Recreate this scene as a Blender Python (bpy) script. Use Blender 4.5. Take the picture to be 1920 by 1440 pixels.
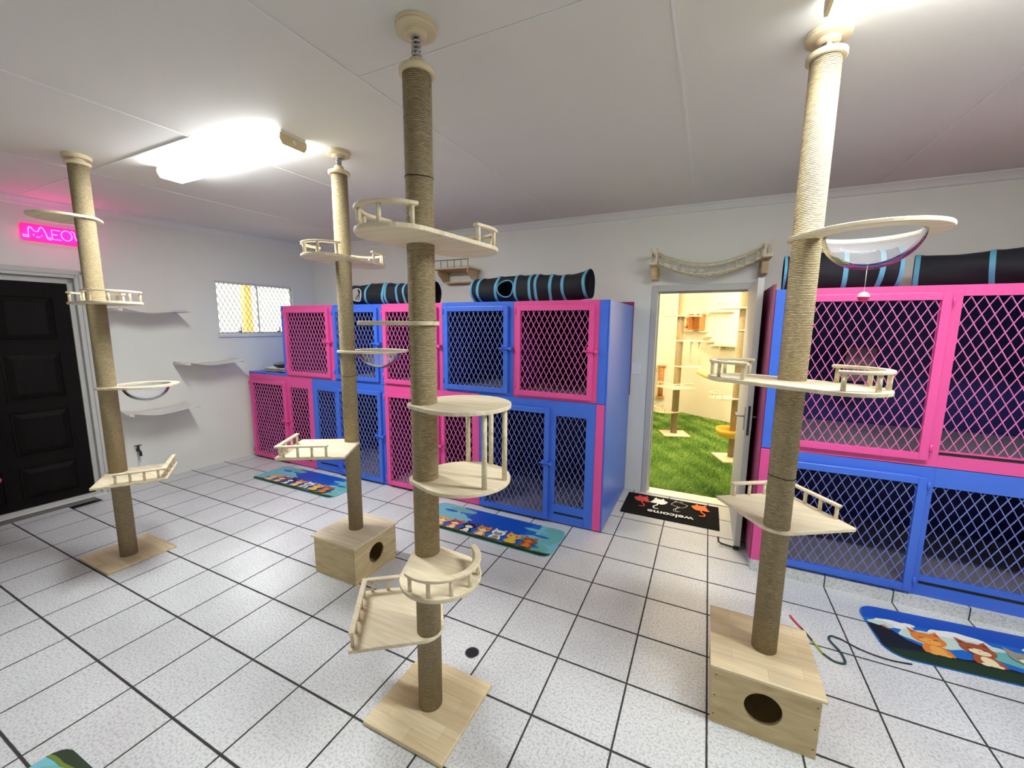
import bpy, bmesh, math, random
import numpy as np
from mathutils import Vector, Matrix
random.seed(7); RNG = np.random.default_rng(7)
PI = math.pi
C = bpy.context.scene.collection
sc = bpy.context.scene
for o in list(bpy.data.objects): bpy.data.objects.remove(o)

# ------------------------------------------------------------ camera
cam_d = bpy.data.cameras.new('camera'); cam = bpy.data.objects.new('camera', cam_d); C.objects.link(cam)
cam_d.sensor_width = 36.0; cam_d.lens = 763.77 / 1920 * 36; cam_d.clip_start = 0.05
yaw, pitch, roll = -0.4453, -0.1412, 0.0086
fw = Vector((math.sin(yaw)*math.cos(pitch), math.cos(yaw)*math.cos(pitch), math.sin(pitch)))
rt = Vector((math.cos(yaw), -math.sin(yaw), 0)); up = rt.cross(fw)
r2 = rt*math.cos(roll) + up*math.sin(roll); u2 = -rt*math.sin(roll) + up*math.cos(roll)
mw = Matrix(((r2.x, u2.x, -fw.x, 4.3776), (r2.y, u2.y, -fw.y, -0.4120), (r2.z, u2.z, -fw.z, 1.6794), (0, 0, 0, 1)))
cam.matrix_world = mw
sc.camera = cam

# ------------------------------------------------------------ world, exposure
world = bpy.data.worlds.new('daylight'); sc.world = world; world.use_nodes = True
bg = world.node_tree.nodes['Background']; bg.inputs[0].default_value = (1.0, 0.98, 0.90, 1); bg.inputs[1].default_value = 0.75
sc.view_settings.view_transform = 'Standard'; sc.view_settings.look = 'None'
sc.view_settings.exposure = 1.24; sc.view_settings.gamma = 1.0; sc.view_settings.use_curve_mapping = False

def area(name, loc, rot, sx, sy, power, col):
    l = bpy.data.lights.new(name, 'AREA'); l.shape = 'RECTANGLE'; l.size = sx; l.size_y = sy; l.energy = power; l.color = col
    o = bpy.data.objects.new(name, l); C.objects.link(o); o.location = loc; o.rotation_euler = rot; return o
# daylight through the left wall's window, then an added fill light behind the camera
area('sky_daylight', (-2.1, 3.0, 3.3), (0, -math.radians(45), 0), 1.6, 1.6, 120, (0.96, 0.98, 1.0))
area('front_fill', (2.4, -2.35, 1.6), (PI/2, 0, 0), 2.6, 1.4, 85, (0.92, 0.96, 1.0))
FLUO = 13.0; LAMPW = 15.0      # emission strength of the fluorescent diffusers
WARM = 125       # ceiling light of the grass room

# ------------------------------------------------------------ materials
def srgb(r, g, b):
    f = lambda c: ((c/255)/12.92 if c/255 <= .04045 else (((c/255)+.055)/1.055)**2.4)
    return (f(r), f(g), f(b), 1)
def mat(name, col, rough=.6, metal=0., spec=.5, noise=0., nscale=8., bump=0., bscale=60., coat=0.):
    m = bpy.data.materials.new(name); m.use_nodes = True; nt = m.node_tree; b = nt.nodes['Principled BSDF']
    b.inputs['Base Color'].default_value = col; b.inputs['Roughness'].default_value = rough
    b.inputs['Metallic'].default_value = metal; b.inputs['Specular IOR Level'].default_value = spec
    b.inputs['Coat Weight'].default_value = coat
    tc = nt.nodes.new('ShaderNodeTexCoord')
    if noise:
        n = nt.nodes.new('ShaderNodeTexNoise'); n.inputs['Scale'].default_value = nscale; n.inputs['Detail'].default_value = 5
        nt.links.new(tc.outputs['Object'], n.inputs['Vector'])
        r = nt.nodes.new('ShaderNodeMapRange'); r.inputs[3].default_value = 1-noise; r.inputs[4].default_value = 1+noise
        nt.links.new(n.outputs['Fac'], r.inputs[0])
        v = nt.nodes.new('ShaderNodeVectorMath'); v.operation = 'SCALE'; v.inputs[0].default_value = col[:3]
        nt.links.new(r.outputs[0], v.inputs['Scale']); nt.links.new(v.outputs[0], b.inputs['Base Color'])
    if bump:
        n = nt.nodes.new('ShaderNodeTexNoise'); n.inputs['Scale'].default_value = bscale; n.inputs['Detail'].default_value = 4
        nt.links.new(tc.outputs['Object'], n.inputs['Vector'])
        bp = nt.nodes.new('ShaderNodeBump'); bp.inputs['Strength'].default_value = bump; bp.inputs['Distance'].default_value = .004
        nt.links.new(n.outputs['Fac'], bp.inputs['Height']); nt.links.new(bp.outputs[0], b.inputs['Normal'])
    return m
def wood(name, c1, c2, scale=3., stretch=(1, 14, 14), rough=.55, planks=False):
    m = mat(name, c1, rough); nt = m.node_tree; b = nt.nodes['Principled BSDF']
    tc = [n for n in nt.nodes if n.type == 'TEX_COORD'][0]
    mp = nt.nodes.new('ShaderNodeMapping'); mp.inputs['Scale'].default_value = stretch; nt.links.new(tc.outputs['Object'], mp.inputs[0])
    n = nt.nodes.new('ShaderNodeTexNoise'); n.inputs['Scale'].default_value = scale; n.inputs['Detail'].default_value = 6; n.inputs['Distortion'].default_value = 1.2
    nt.links.new(mp.outputs[0], n.inputs['Vector'])
    cr = nt.nodes.new('ShaderNodeValToRGB'); cr.color_ramp.elements[0].position = .3; cr.color_ramp.elements[1].position = .72
    cr.color_ramp.elements[0].color = c2; cr.color_ramp.elements[1].color = c1
    nt.links.new(n.outputs['Fac'], cr.inputs[0]); out = cr.outputs[0]
    if planks:   # butt-jointed strips of slightly different tone
        bk = nt.nodes.new('ShaderNodeTexBrick'); bk.inputs['Scale'].default_value = 1; bk.inputs['Brick Width'].default_value = .26; bk.inputs['Row Height'].default_value = .066
        bk.inputs['Mortar Size'].default_value = .0006; bk.inputs['Color1'].default_value = (.70, .64, .56, 1); bk.inputs['Color2'].default_value = (1.02, 1, .98, 1); bk.inputs['Mortar'].default_value = (.6, .5, .4, 1)
        nt.links.new(tc.outputs['Object'], bk.inputs['Vector'])
        mx = nt.nodes.new('ShaderNodeMix'); mx.data_type = 'RGBA'; mx.blend_type = 'MULTIPLY'; mx.inputs[0].default_value = .8
        nt.links.new(out, mx.inputs[6]); nt.links.new(bk.outputs['Color'], mx.inputs[7]); out = mx.outputs[2]
    nt.links.new(out, b.inputs['Base Color']); return m
def emit(name, col, strength):
    m = bpy.data.materials.new(name); m.use_nodes = True; b = m.node_tree.nodes['Principled BSDF']
    b.inputs['Base Color'].default_value = col; b.inputs['Emission Color'].default_value = col; b.inputs['Emission Strength'].default_value = strength; return m
def clear(name, tint, gloss=.25, rough=.03, haze=0.):
    m = bpy.data.materials.new(name); m.use_nodes = True; nt = m.node_tree; nt.nodes.clear()
    o = nt.nodes.new('ShaderNodeOutputMaterial'); t = nt.nodes.new('ShaderNodeBsdfTransparent'); g = nt.nodes.new('ShaderNodeBsdfGlossy')
    t.inputs[0].default_value = tint; g.inputs['Roughness'].default_value = rough; g.inputs[0].default_value = (.62, .62, .64, 1) if haze else (1, 1, 1, 1)
    lw = nt.nodes.new('ShaderNodeLayerWeight'); lw.inputs[0].default_value = gloss
    mx = nt.nodes.new('ShaderNodeMixShader'); nt.links.new(lw.outputs['Fresnel'], mx.inputs[0]); src = t.outputs[0]
    if haze:
        d = nt.nodes.new('ShaderNodeBsdfDiffuse'); d.inputs[0].default_value = (.9, .9, .92, 1); m2 = nt.nodes.new('ShaderNodeMixShader'); m2.inputs[0].default_value = haze; nt.links.new(t.outputs[0], m2.inputs[1]); nt.links.new(d.outputs[0], m2.inputs[2]); src = m2.outputs[0]
    nt.links.new(src, mx.inputs[1]); nt.links.new(g.outputs[0], mx.inputs[2])
    nt.links.new(mx.outputs[0], o.inputs[0]); return m

M = {}
M['wall'] = mat('wall_paint', srgb(232, 233, 224), .75, noise=.02, nscale=2, bump=.15, bscale=25)
M['ceil'] = mat('ceiling_paint', srgb(222, 221, 214), .7, noise=.015, nscale=1.5, bump=.12, bscale=6)
M['cornice'] = mat('cornice_paint', srgb(226, 227, 222), .55)
M['frame'] = mat('door_frame_paint', srgb(196, 196, 192), .5)
M['white'] = mat('white_paint', srgb(225, 225, 222), .45)
M['warmwall'] = mat('cream_wall_paint', srgb(240, 232, 212), .8)
M['pink'] = mat('pink_enamel', srgb(231, 84, 158), .38, noise=.05, nscale=6)
M['blue'] = mat('blue_enamel', srgb(66, 112, 222), .34, noise=.05, nscale=5)
M['pinkmesh'] = mat('pink_mesh_paint', srgb(226, 120, 182), .45)
M['bluemesh'] = mat('blue_mesh_paint', srgb(120, 132, 205), .45)
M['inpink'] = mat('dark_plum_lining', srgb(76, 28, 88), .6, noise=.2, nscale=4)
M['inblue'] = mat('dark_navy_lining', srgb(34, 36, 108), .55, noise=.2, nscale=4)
M['shelf'] = mat('pale_cage_floor', srgb(150, 142, 152), .5, noise=.06, nscale=12)
M['ply'] = wood('birch_plywood', srgb(236, 224, 196), srgb(212, 196, 162), 2.5)
M['plank'] = wood('pine_planks', srgb(240, 226, 192), srgb(222, 202, 162), 3, planks=True)
M['boxply'] = wood('pine_plywood', srgb(222, 202, 156), srgb(190, 166, 118), 2.2, (2, 2, 9))
M['orangewood'] = wood('orange_wood', srgb(214, 150, 82), srgb(180, 118, 60), 3)
M['darkdoor'] = wood('dark_stained_timber', srgb(20, 16, 14), srgb(11, 8, 7), 3, (6, 6, 1), .65); M['darkdoor'].node_tree.nodes['Principled BSDF'].inputs['Specular IOR Level'].default_value = .15
M['black'] = mat('black_plastic', srgb(22, 22, 24), .5)
M['dark'] = mat('dark_interior', srgb(46, 40, 34), .8)
M['steel'] = mat('steel', srgb(180, 180, 182), .28, metal=1)
M['maroon'] = mat('shaded_maroon_enamel', srgb(150, 48, 96), .45)  # pink enamel darkened to maroon for the shade behind the open door leaf
M['palerope'] = mat('pale_rope', srgb(206, 196, 160), .9, bump=.5, bscale=200)
M['drain'] = mat('drain_iron', srgb(60, 60, 62), .45, metal=.6)
M['fabric'] = mat('black_nylon', srgb(24, 26, 34), .75, noise=.25, nscale=14, bump=.6, bscale=22)
M['trimblue'] = mat('light_blue_binding', srgb(104, 176, 208), .7)
M['canvas'] = mat('grey_canvas', srgb(226, 223, 216), .9, bump=.3, bscale=90)
M['rope'] = None
M['acrylic'] = clear('clear_acrylic', (.93, .94, .96, 1), .12, .09, .13)
M['glass'] = clear('window_glass', (.97, .98, .98, 1), .2)
M['neon'] = emit('pink_neon', (1, .022, .50, 1), 13)
M['neonback'] = emit('pink_lit_acrylic', (1, .006, .22, 1), .6); M['neonback'].node_tree.nodes['Principled BSDF'].inputs['Base Color'].default_value = (.5, .02, .10, 1)
M['tube'] = emit('fluorescent_diffuser', (.93, .96, 1, 1), FLUO)
M['warmtube'] = emit('warm_lamp', (1, .86, .62, 1), 12)

def rope_mat():
    m = mat('sisal_rope', srgb(186, 164, 120), .9); nt = m.node_tree; b = nt.nodes['Principled BSDF']
    tc = [n for n in nt.nodes if n.type == 'TEX_COORD'][0]
    w = nt.nodes.new('ShaderNodeTexWave'); w.wave_type = 'BANDS'; w.bands_direction = 'Z'; w.inputs['Scale'].default_value = 50
    w.inputs['Distortion'].default_value = .45; w.inputs['Detail'].default_value = 2; w.inputs['Detail Scale'].default_value = 3
    nt.links.new(tc.outputs['Object'], w.inputs['Vector'])
    mp = nt.nodes.new('ShaderNodeMapping'); mp.inputs['Scale'].default_value = (1, 1, 6); nt.links.new(tc.outputs['Object'], mp.inputs[0])
    n = nt.nodes.new('ShaderNodeTexNoise'); n.inputs['Scale'].default_value = 60; n.inputs['Detail'].default_value = 5; nt.links.new(mp.outputs[0], n.inputs['Vector'])
    ad = nt.nodes.new('ShaderNodeMath'); ad.operation = 'MULTIPLY_ADD'; ad.inputs[1].default_value = .9
    nt.links.new(n.outputs['Fac'], ad.inputs[0]); nt.links.new(w.outputs['Fac'], ad.inputs[2])
    bp = nt.nodes.new('ShaderNodeBump'); bp.inputs['Strength'].default_value = .8; bp.inputs['Distance'].default_value = .006
    nt.links.new(ad.outputs[0], bp.inputs['Height']); nt.links.new(bp.outputs[0], b.inputs['Normal'])
    cr = nt.nodes.new('ShaderNodeValToRGB'); cr.color_ramp.elements[0].color = srgb(148, 128, 94); cr.color_ramp.elements[1].color = srgb(203, 184, 144)
    cr.color_ramp.elements[0].position = .25; cr.color_ramp.elements[1].position = .7
    nt.links.new(n.outputs['Fac'], cr.inputs[0]); nt.links.new(cr.outputs[0], b.inputs['Base Color']); return m
M['rope'] = rope_mat()

TS = 0.345
def tile_mat(name, riser=False):
    m = bpy.data.materials.new(name); m.use_nodes = True; nt = m.node_tree; b = nt.nodes['Principled BSDF']; L = nt.links.new
    tc = nt.nodes.new('ShaderNodeTexCoord'); sp = nt.nodes.new('ShaderNodeSeparateXYZ'); L(tc.outputs['Object'], sp.inputs[0])
    def math_(op, a, bb=None, c=None):
        n = nt.nodes.new('ShaderNodeMath'); n.operation = op
        for i, v in enumerate((a, bb, c)):
            if v is None: continue
            if isinstance(v, (int, float)): n.inputs[i].default_value = v
            else: L(v, n.inputs[i])
        return n.outputs[0]
    wob = nt.nodes.new('ShaderNodeTexNoise'); wob.inputs['Scale'].default_value = 22; L(tc.outputs['Object'], wob.inputs['Vector'])
    def line(ax, halfw):
        a = math_('DIVIDE', sp.outputs[ax], TS)
        fr = math_('SUBTRACT', a, math_('ROUND', a)); d = math_('ABSOLUTE', fr)
        hw = math_('MULTIPLY_ADD', wob.outputs['Fac'], .006, halfw)
        mr = nt.nodes.new('ShaderNodeMapRange'); mr.interpolation_type = 'SMOOTHSTEP'
        L(d, mr.inputs[0]); L(math_('MULTIPLY', hw, .75), mr.inputs[1]); L(math_('MULTIPLY', hw, 1.35), mr.inputs[2]); mr.inputs[3].default_value = 1; mr.inputs[4].default_value = 0
        return mr.outputs[0]
    g = line(0, .0065) if riser else math_('MAXIMUM', line(0, .0085), line(1, .0115))
    # speckle
    n1 = nt.nodes.new('ShaderNodeTexNoise'); n1.inputs['Scale'].default_value = 95; n1.inputs['Detail'].default_value = 3; L(tc.outputs['Object'], n1.inputs['Vector'])
    n2 = nt.nodes.new('ShaderNodeTexNoise'); n2.inputs['Scale'].default_value = 2.6; n2.inputs['Detail'].default_value = 5; L(tc.outputs['Object'], n2.inputs['Vector'])
    cr = nt.nodes.new('ShaderNodeValToRGB'); e = cr.color_ramp.elements
    e[0].position = .36; e[0].color = srgb(188, 189, 192); e[1].position = .54; e[1].color = srgb(219, 221, 222)
    L(n1.outputs['Fac'], cr.inputs[0])
    # dirt
    dr = nt.nodes.new('ShaderNodeMapRange'); L(n2.outputs['Fac'], dr.inputs[0]); dr.inputs[1].default_value = .3; dr.inputs[2].default_value = .7; dr.inputs[3].default_value = .90; dr.inputs[4].default_value = 1.04
    # per-tile tone
    fl = nt.nodes.new('ShaderNodeCombineXYZ')
    L(math_('ROUND', math_('ADD', math_('DIVIDE', sp.outputs[0], TS), .5)), fl.inputs[0]); L(math_('ROUND', math_('ADD', math_('DIVIDE', sp.outputs[1], TS), .5)), fl.inputs[1])
    wn = nt.nodes.new('ShaderNodeTexWhiteNoise'); L(fl.outputs[0], wn.inputs[0])
    tone = math_('MULTIPLY', dr.outputs[0], math_('MULTIPLY_ADD', wn.outputs['Value'], .05, .975))
    vm = nt.nodes.new('ShaderNodeVectorMath'); vm.operation = 'SCALE'; L(cr.outputs[0], vm.inputs[0]); L(tone, vm.inputs['Scale'])
    mx = nt.nodes.new('ShaderNodeMix'); mx.data_type = 'RGBA'; L(g, mx.inputs[0]); L(vm.outputs[0], mx.inputs[6]); mx.inputs[7].default_value = srgb(52, 50, 50)
    L(mx.outputs[2], b.inputs['Base Color'])
    ro = math_('MULTIPLY_ADD', g, .5, .26); L(math_('MULTIPLY_ADD', n2.outputs['Fac'], .14, ro), b.inputs['Roughness'])
    bp = nt.nodes.new('ShaderNodeBump'); bp.inputs['Strength'].default_value = .5; bp.inputs['Distance'].default_value = .003; bp.invert = True
    L(math_('MULTIPLY_ADD', n1.outputs['Fac'], -.12, g), bp.inputs['Height']); L(bp.outputs[0], b.inputs['Normal'])
    return m
M['tile'] = tile_mat('speckled_floor_tiles'); M['riser'] = tile_mat('speckled_plinth_tiles', True)

# ------------------------------------------------------------ mesh builder
class MB:
    def __init__(s): s.v = []; s.f = []; s.m = []; s.sm = []; s.T = Matrix.Identity(4); s.mi = 0; s.smooth = False
    def add(s, vs, fs, smooth=None):
        o = len(s.v); s.v += [tuple(s.T @ Vector(p)) for p in vs]
        s.f += [tuple(i+o for i in f) for f in fs]; s.m += [s.mi]*len(fs); s.sm += [s.smooth if smooth is None else smooth]*len(fs); return s
    def box(s, a, b):
        (x0, y0, z0), (x1, y1, z1) = a, b
        return s.add([(x0,y0,z0),(x1,y0,z0),(x1,y1,z0),(x0,y1,z0),(x0,y0,z1),(x1,y0,z1),(x1,y1,z1),(x0,y1,z1)],
                     [(0,3,2,1),(4,5,6,7),(0,1,5,4),(1,2,6,5),(2,3,7,6),(3,0,4,7)], False)
    def frame2(s, d):
        d = Vector(d).normalized(); a = Vector((0,0,1)) if abs(d.z) < .9 else Vector((1,0,0)); x = d.cross(a).normalized(); return x, x.cross(d)
    def tube(s, pts, r, n=10, closed=False, caps=True, smooth=True, flat=1.):
        pts = [Vector(p) for p in pts]; N = len(pts); vs = []; fs = []; px = None
        for i, p in enumerate(pts):
            if closed: d = pts[(i+1) % N] - pts[i-1]
            else: d = pts[min(i+1, N-1)] - pts[max(i-1, 0)]
            d = d.normalized()
            if px is None: x, y = s.frame2(d)
            else: x = (px - d*px.dot(d)).normalized(); y = x.cross(d)
            px = x; rr = r[i] if isinstance(r, (list, tuple)) else r
            for k in range(n):
                a = 2*PI*k/n; vs.append(p + x*math.cos(a)*rr + y*math.sin(a)*rr*flat)
        for i in range(N if closed else N-1):
            for k in range(n):
                j = (i+1) % N; fs.append((i*n+k, i*n+(k+1) % n, j*n+(k+1) % n, j*n+k))
        s.add(vs, fs, smooth)
        if caps and not closed:
            s.add(vs[:n], [tuple(range(n))[::-1]], False); s.add(vs[-n:], [tuple(range(n))], False)
        return s
    def cyl(s, a, b, r, n=20, r2=None): return s.tube([a, b], [r, r if r2 is None else r2], n)
    def lathe(s, prof, c=(0,0,0), n=32, smooth=True):
        vs = []; fs = []
        for r, z in prof:
            for k in range(n): a = 2*PI*k/n; vs.append((c[0]+r*math.cos(a), c[1]+r*math.sin(a), c[2]+z))
        for i in range(len(prof)-1):
            for k in range(n): fs.append((i*n+k, i*n+(k+1) % n, (i+1)*n+(k+1) % n, (i+1)*n+k))
        return s.add(vs, fs, smooth)
    def prism(s, out, z0, z1):     # outline (list of 2D) extruded in z
        n = len(out); vs = [(x, y, z0) for x, y in out] + [(x, y, z1) for x, y in out]
        fs = [tuple(range(n))[::-1], tuple(range(n, 2*n))] + [(i, (i+1) % n, n+(i+1) % n, n+i) for i in range(n)]
        return s.add(vs, fs, False)
    def ring(s, out, c, r, z0, z1, N=64):   # outline with a round hole, star-shaped about c
        vs = []; out = [Vector(p) for p in out]; c = Vector(c); n0 = len(out)
        angs = sorted([2*PI*k/N for k in range(N)] + [math.atan2((p-c).y, (p-c).x) % (2*PI) for p in out])
        aa = [angs[0]]
        for a in angs[1:]:
            if a-aa[-1] > 1e-4: aa.append(a)
        pts = []
        for a in aa:
            d = Vector((math.cos(a), math.sin(a))); best = None
            for i in range(n0):
                p, q = out[i]-c, out[(i+1) % n0]-c; e = q-p; den = d.x*e.y - d.y*e.x
                if abs(den) < 1e-12: continue
                t = (p.x*e.y - p.y*e.x)/den; u = (p.x*d.y - p.y*d.x)/den
                if t > 0 and -1e-6 <= u <= 1+1e-6: best = t if best is None else max(best, t)
            pts.append((c + d*(best or r*1.1), c + d*r))
        n = len(pts)
        for z in (z0, z1):
            vs += [(p.x, p.y, z) for p, q in pts] + [(q.x, q.y, z) for p, q in pts]
        fs = []
        for i in range(n):
            j = (i+1) % n
            fs += [(i, n+i, n+j, j), (2*n+i, 2*n+j, 3*n+j, 3*n+i), (i, j, 2*n+j, 2*n+i), (n+i, 3*n+i, 3*n+j, n+j)]
        return s.add(vs, fs, False)
    def strip(s, path, w, z0, z1):   # a flat rail of width w along a 2D path
        P = [Vector(p) for p in path]; L = []; R = []
        for i, p in enumerate(P):
            d = (P[min(i+1, len(P)-1)] - P[max(i-1, 0)]).normalized(); nn = Vector((-d.y, d.x)); k = 1.
            if 0 < i < len(P)-1:
                c = (P[i+1]-P[i]).normalized().dot(nn.__class__((d.x, d.y))); k = 1/max(c, .6)
            L.append(p + nn*w/2*k); R.append(p - nn*w/2*k)
        return s.prism([tuple(p) for p in L + R[::-1]], z0, z1)
    def build(s, name, m, parent=None, bevel=0., loc=None):
        me = bpy.data.meshes.new(name); me.from_pydata(s.v, [], s.f)
        for mm in (m if isinstance(m, list) else [m]): me.materials.append(mm)
        me.polygons.foreach_set('material_index', s.m); me.polygons.foreach_set('use_smooth', s.sm)
        bm = bmesh.new(); bm.from_mesh(me); bmesh.ops.remove_doubles(bm, verts=bm.verts, dist=1e-6); bmesh.ops.recalc_face_normals(bm, faces=bm.faces); bm.to_mesh(me); bm.free()
        o = bpy.data.objects.new(name, me); C.objects.link(o)
        if parent: o.parent = parent
        if loc: o.location = loc
        if bevel:
            md = o.modifiers.new('bevel', 'BEVEL'); md.width = bevel; md.segments = 2; md.limit_method = 'ANGLE'; md.angle_limit = .7
        return o
GROUPS = {'cage': 'mesh fronted cat cages of the two banks', 'cat pole': 'floor to ceiling sisal cat poles', 'cat tunnel': 'fabric cat tunnels', 'mat': 'mats on the tiled floor', 'ceiling light': 'fluorescent ceiling lights',
          'ceiling lamp': 'round lamps of the grass room', 'wall shelf': 'wooden shelves on the grass room wall', 'board': 'coloured boards closing the cage banks', 'post': 'added ochre uprights for the orange bands in the window'}
def tag(o, label, cat, group=None):
    o['label'] = label; o['category'] = cat; group = group or GROUPS.get(cat)
    if o.name.startswith('sling_shelf'): group = 'canvas sling shelves on the left wall'
    if group: o['group'] = group
    return o
def thing(name, label, cat, loc=(0,0,0), rz=0, group=None, mat4=None):
    o = bpy.data.objects.new(name, None); C.objects.link(o); o.empty_display_size = .05
    if mat4 is not None: o.matrix_world = mat4
    else: o.location = loc; o.rotation_euler = (0, 0, rz)
    return tag(o, label, cat, group)
def struct(o): o['kind'] = 'structure'; return o
def B(a, b): return MB().box(a, b)
def text_mesh(txt, size, z=0.):
    cu = bpy.data.curves.new('lettering', 'FONT'); cu.body = txt; cu.size = size; cu.align_x = 'CENTER'; cu.offset = .002
    o = bpy.data.objects.new('lettering', cu); C.objects.link(o); dg = bpy.context.evaluated_depsgraph_get(); dg.update()
    me = bpy.data.meshes.new_from_object(o.evaluated_get(dg)); vs = [tuple(v.co) for v in me.vertices]; fs = [tuple(p.vertices) for p in me.polygons]
    bpy.data.objects.remove(o); bpy.data.meshes.remove(me); return vs, fs

# ------------------------------------------------------------ room shell
def CZ(y): return 2.712 + .0165*y      # the boards sag a little towards the camera
HC = 2.775; YB = 3.79; X1 = 6.75; YF = -2.3
WL0 = Vector((-.99, .62)); WT = Vector((.19, 3.17)).normalized(); WN = Vector((WT.y, -WT.x))   # the left wall runs slightly askew
def WLM(u=0, v=0, z=0):     # matrix of the left wall's frame: local x along it, local y out of it into the room
    p = WL0 + WT*u + WN*v
    return Matrix(((WT.x, WN.x, 0, p.x), (WT.y, WN.y, 0, p.y), (0, 0, 1, z), (0, 0, 0, 1)))
def wlx(y): return WL0.x + (y-WL0.y)*WT.x/WT.y
m = MB(); m.prism([(wlx(YF)-.3, YF-.1), (X1+.1, YF-.1), (X1+.1, YB+.0), (wlx(YB)-.3, YB+.0)], -.06, 0); struct(m.build('floor', M['tile']))
# ceiling with its jointed boards
SK = Matrix(((1, 0, 0, 0), (0, 1, 0, 0), (0, .0165, 1, 2.712-HC), (0, 0, 0, 1)))
m = MB(); m.T = SK; m.box((-1.6, YF-.15, HC), (X1+.15, YB+.2, HC+.06)); ceil = struct(m.build('ceiling', M['ceil']))
m = MB(); m.T = SK
for x, y0, y1 in ((.36, YF, YB), (1.65, YF, YB), (2.95, YF, YB), (4.20, YF, YB), (5.47, YF, YB)):
    w = .007 if x == 4.20 else .0045; m.box((x-w, y0, HC-.004), (x+w, y1, HC+.002)); 
m.box((-.9, 1.035, HC-.003), (1.66, 1.043, HC+.002)); m.box((2.95, 1.02, HC-.003), (4.2, 1.028, HC+.002))
m.box((.58, 1.03, HC-.006), (1.62, 1.045, HC+.002))
m.build('panel_joint', M['white'], ceil)
# back wall with the doorway to the grass room
DX0, DX1, DZ = 3.905, 4.70, 2.03
m = MB(); m.box((-1.3, YB, -.05), (DX0, YB+.14, HC)).box((DX1, YB, -.05), (X1+.1, YB+.14, HC)).box((DX0, YB, DZ), (DX1, YB+.14, HC)); struct(m.build('wall_back', M['wall']))
m = MB(); m.box((X1, YF-.1, -.05), (X1+.1, YB+.14, HC)); struct(m.build('wall_right', M['wall']))
m = MB(); m.box((-1.4, YF-.12, -.05), (X1+.1, YF, HC)); struct(m.build('wall_front', M['wall']))
# left wall with door and window openings, in its own frame
DU0, DU1, DLZ = -.28, .72, 2.08
WU0, WU1, WZ0, WZ1 = 1.875, 2.83, 1.555, 2.18
m = MB(); m.T = WLM()
for a, b in (((-3.1, -.16, -.05), (DU0, 0, HC)), ((DU0, -.16, DLZ), (DU1, 0, HC)), ((DU1, -.16, -.05), (WU0, 0, HC)),
             ((WU0, -.16, -.05), (WU1, 0, WZ0)), ((WU0, -.16, WZ1), (WU1, 0, HC)), ((WU1, -.16, -.05), (3.3, 0, HC))): m.box(a, b)
struct(m.build('wall_left', M['wall']))
# cornices
def cornice(name, T, L):
    m = MB(); m.T = T; pr = [(0, 0), (.055, 0), (.052, -.010), (.036, -.020), (.022, -.036), (.012, -.058), (0, -.062)]
    vs = [(x, y, z) for x in (0, L) for y, z in pr]; n = len(pr)
    m.add(vs, [(i, (i+1) % n, n+(i+1) % n, n+i) for i in range(n)] + [tuple(range(n))[::-1], tuple(range(n, 2*n))], False)
    return struct(m.build(name, M['cornice']))
cornice('trim_1', Matrix.Translation((X1, YB, HC)) @ Matrix.Rotation(PI, 4, 'Z'), X1+.8)
cornice('trim_2', WLM(-2.8, 0, 0) @ Matrix(((1, 0, 0, 0), (0, 1, 0, 0), (.0165, 0, 1, CZ(.62-2.8)), (0, 0, 0, 1))), 5.97)
# frame of the doorway in the back wall
m = MB(); F = .045
m.box((DX0-F, YB-.012, 0), (DX0+.012, YB+.145, DZ+.045)).box((DX1-.012, YB-.012, 0), (DX1+F, YB+.145, DZ+.045)).box((DX0+.0125, YB-.012, DZ-.012), (DX1-.0125, YB+.145, DZ+.045))
m.box((DX0+.0125, YB+.05, 0), (DX0+.025, YB+.07, DZ-.0125)).box((DX0+.0255, YB+.05, DZ-.03), (DX1-.0125, YB+.07, DZ-.0125))
struct(m.build('trim_3', M['frame'], bevel=.004))
m = MB(); m.box((DX0, YB-.02, 0), (DX1, YB+.14, .008)); struct(m.build('trim_4', M['white']))
# open door leaf, seen edge on
d1 = struct(MB().box((4.665, 2.955, .006), (4.705, 3.775, 2.028)).build('door_1', M['frame'], bevel=.002))
m = MB(); m.box((4.677, 2.9535, .90), (4.693, 2.957, 1.12)); m.build('lock_plate', M['drain'], d1)
m = MB()
for s in (1, -1):
    x = 4.705 if s > 0 else 4.665
    m.box((x if s > 0 else x-.006, 3.0, .93), (x+.006 if s > 0 else x, 3.04, 1.10)); m.tube([(x, 3.02, 1.03), (x+s*.045, 3.02, 1.03), (x+s*.05, 3.04, 1.03), (x+s*.05, 3.13, 1.03)], .008, 10)
m.build('lever_handle', M['steel'], d1)
m = MB(); m.tube([(4.675, 2.96, .012), (4.58, 2.985, .012), (4.56, 2.99, .02), (4.555, 2.99, .06)], .007, 8); m.box((4.66, 2.948, .004), (4.70, 2.955, .03)); m.build('door_stop', M['drain'], d1)
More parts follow.
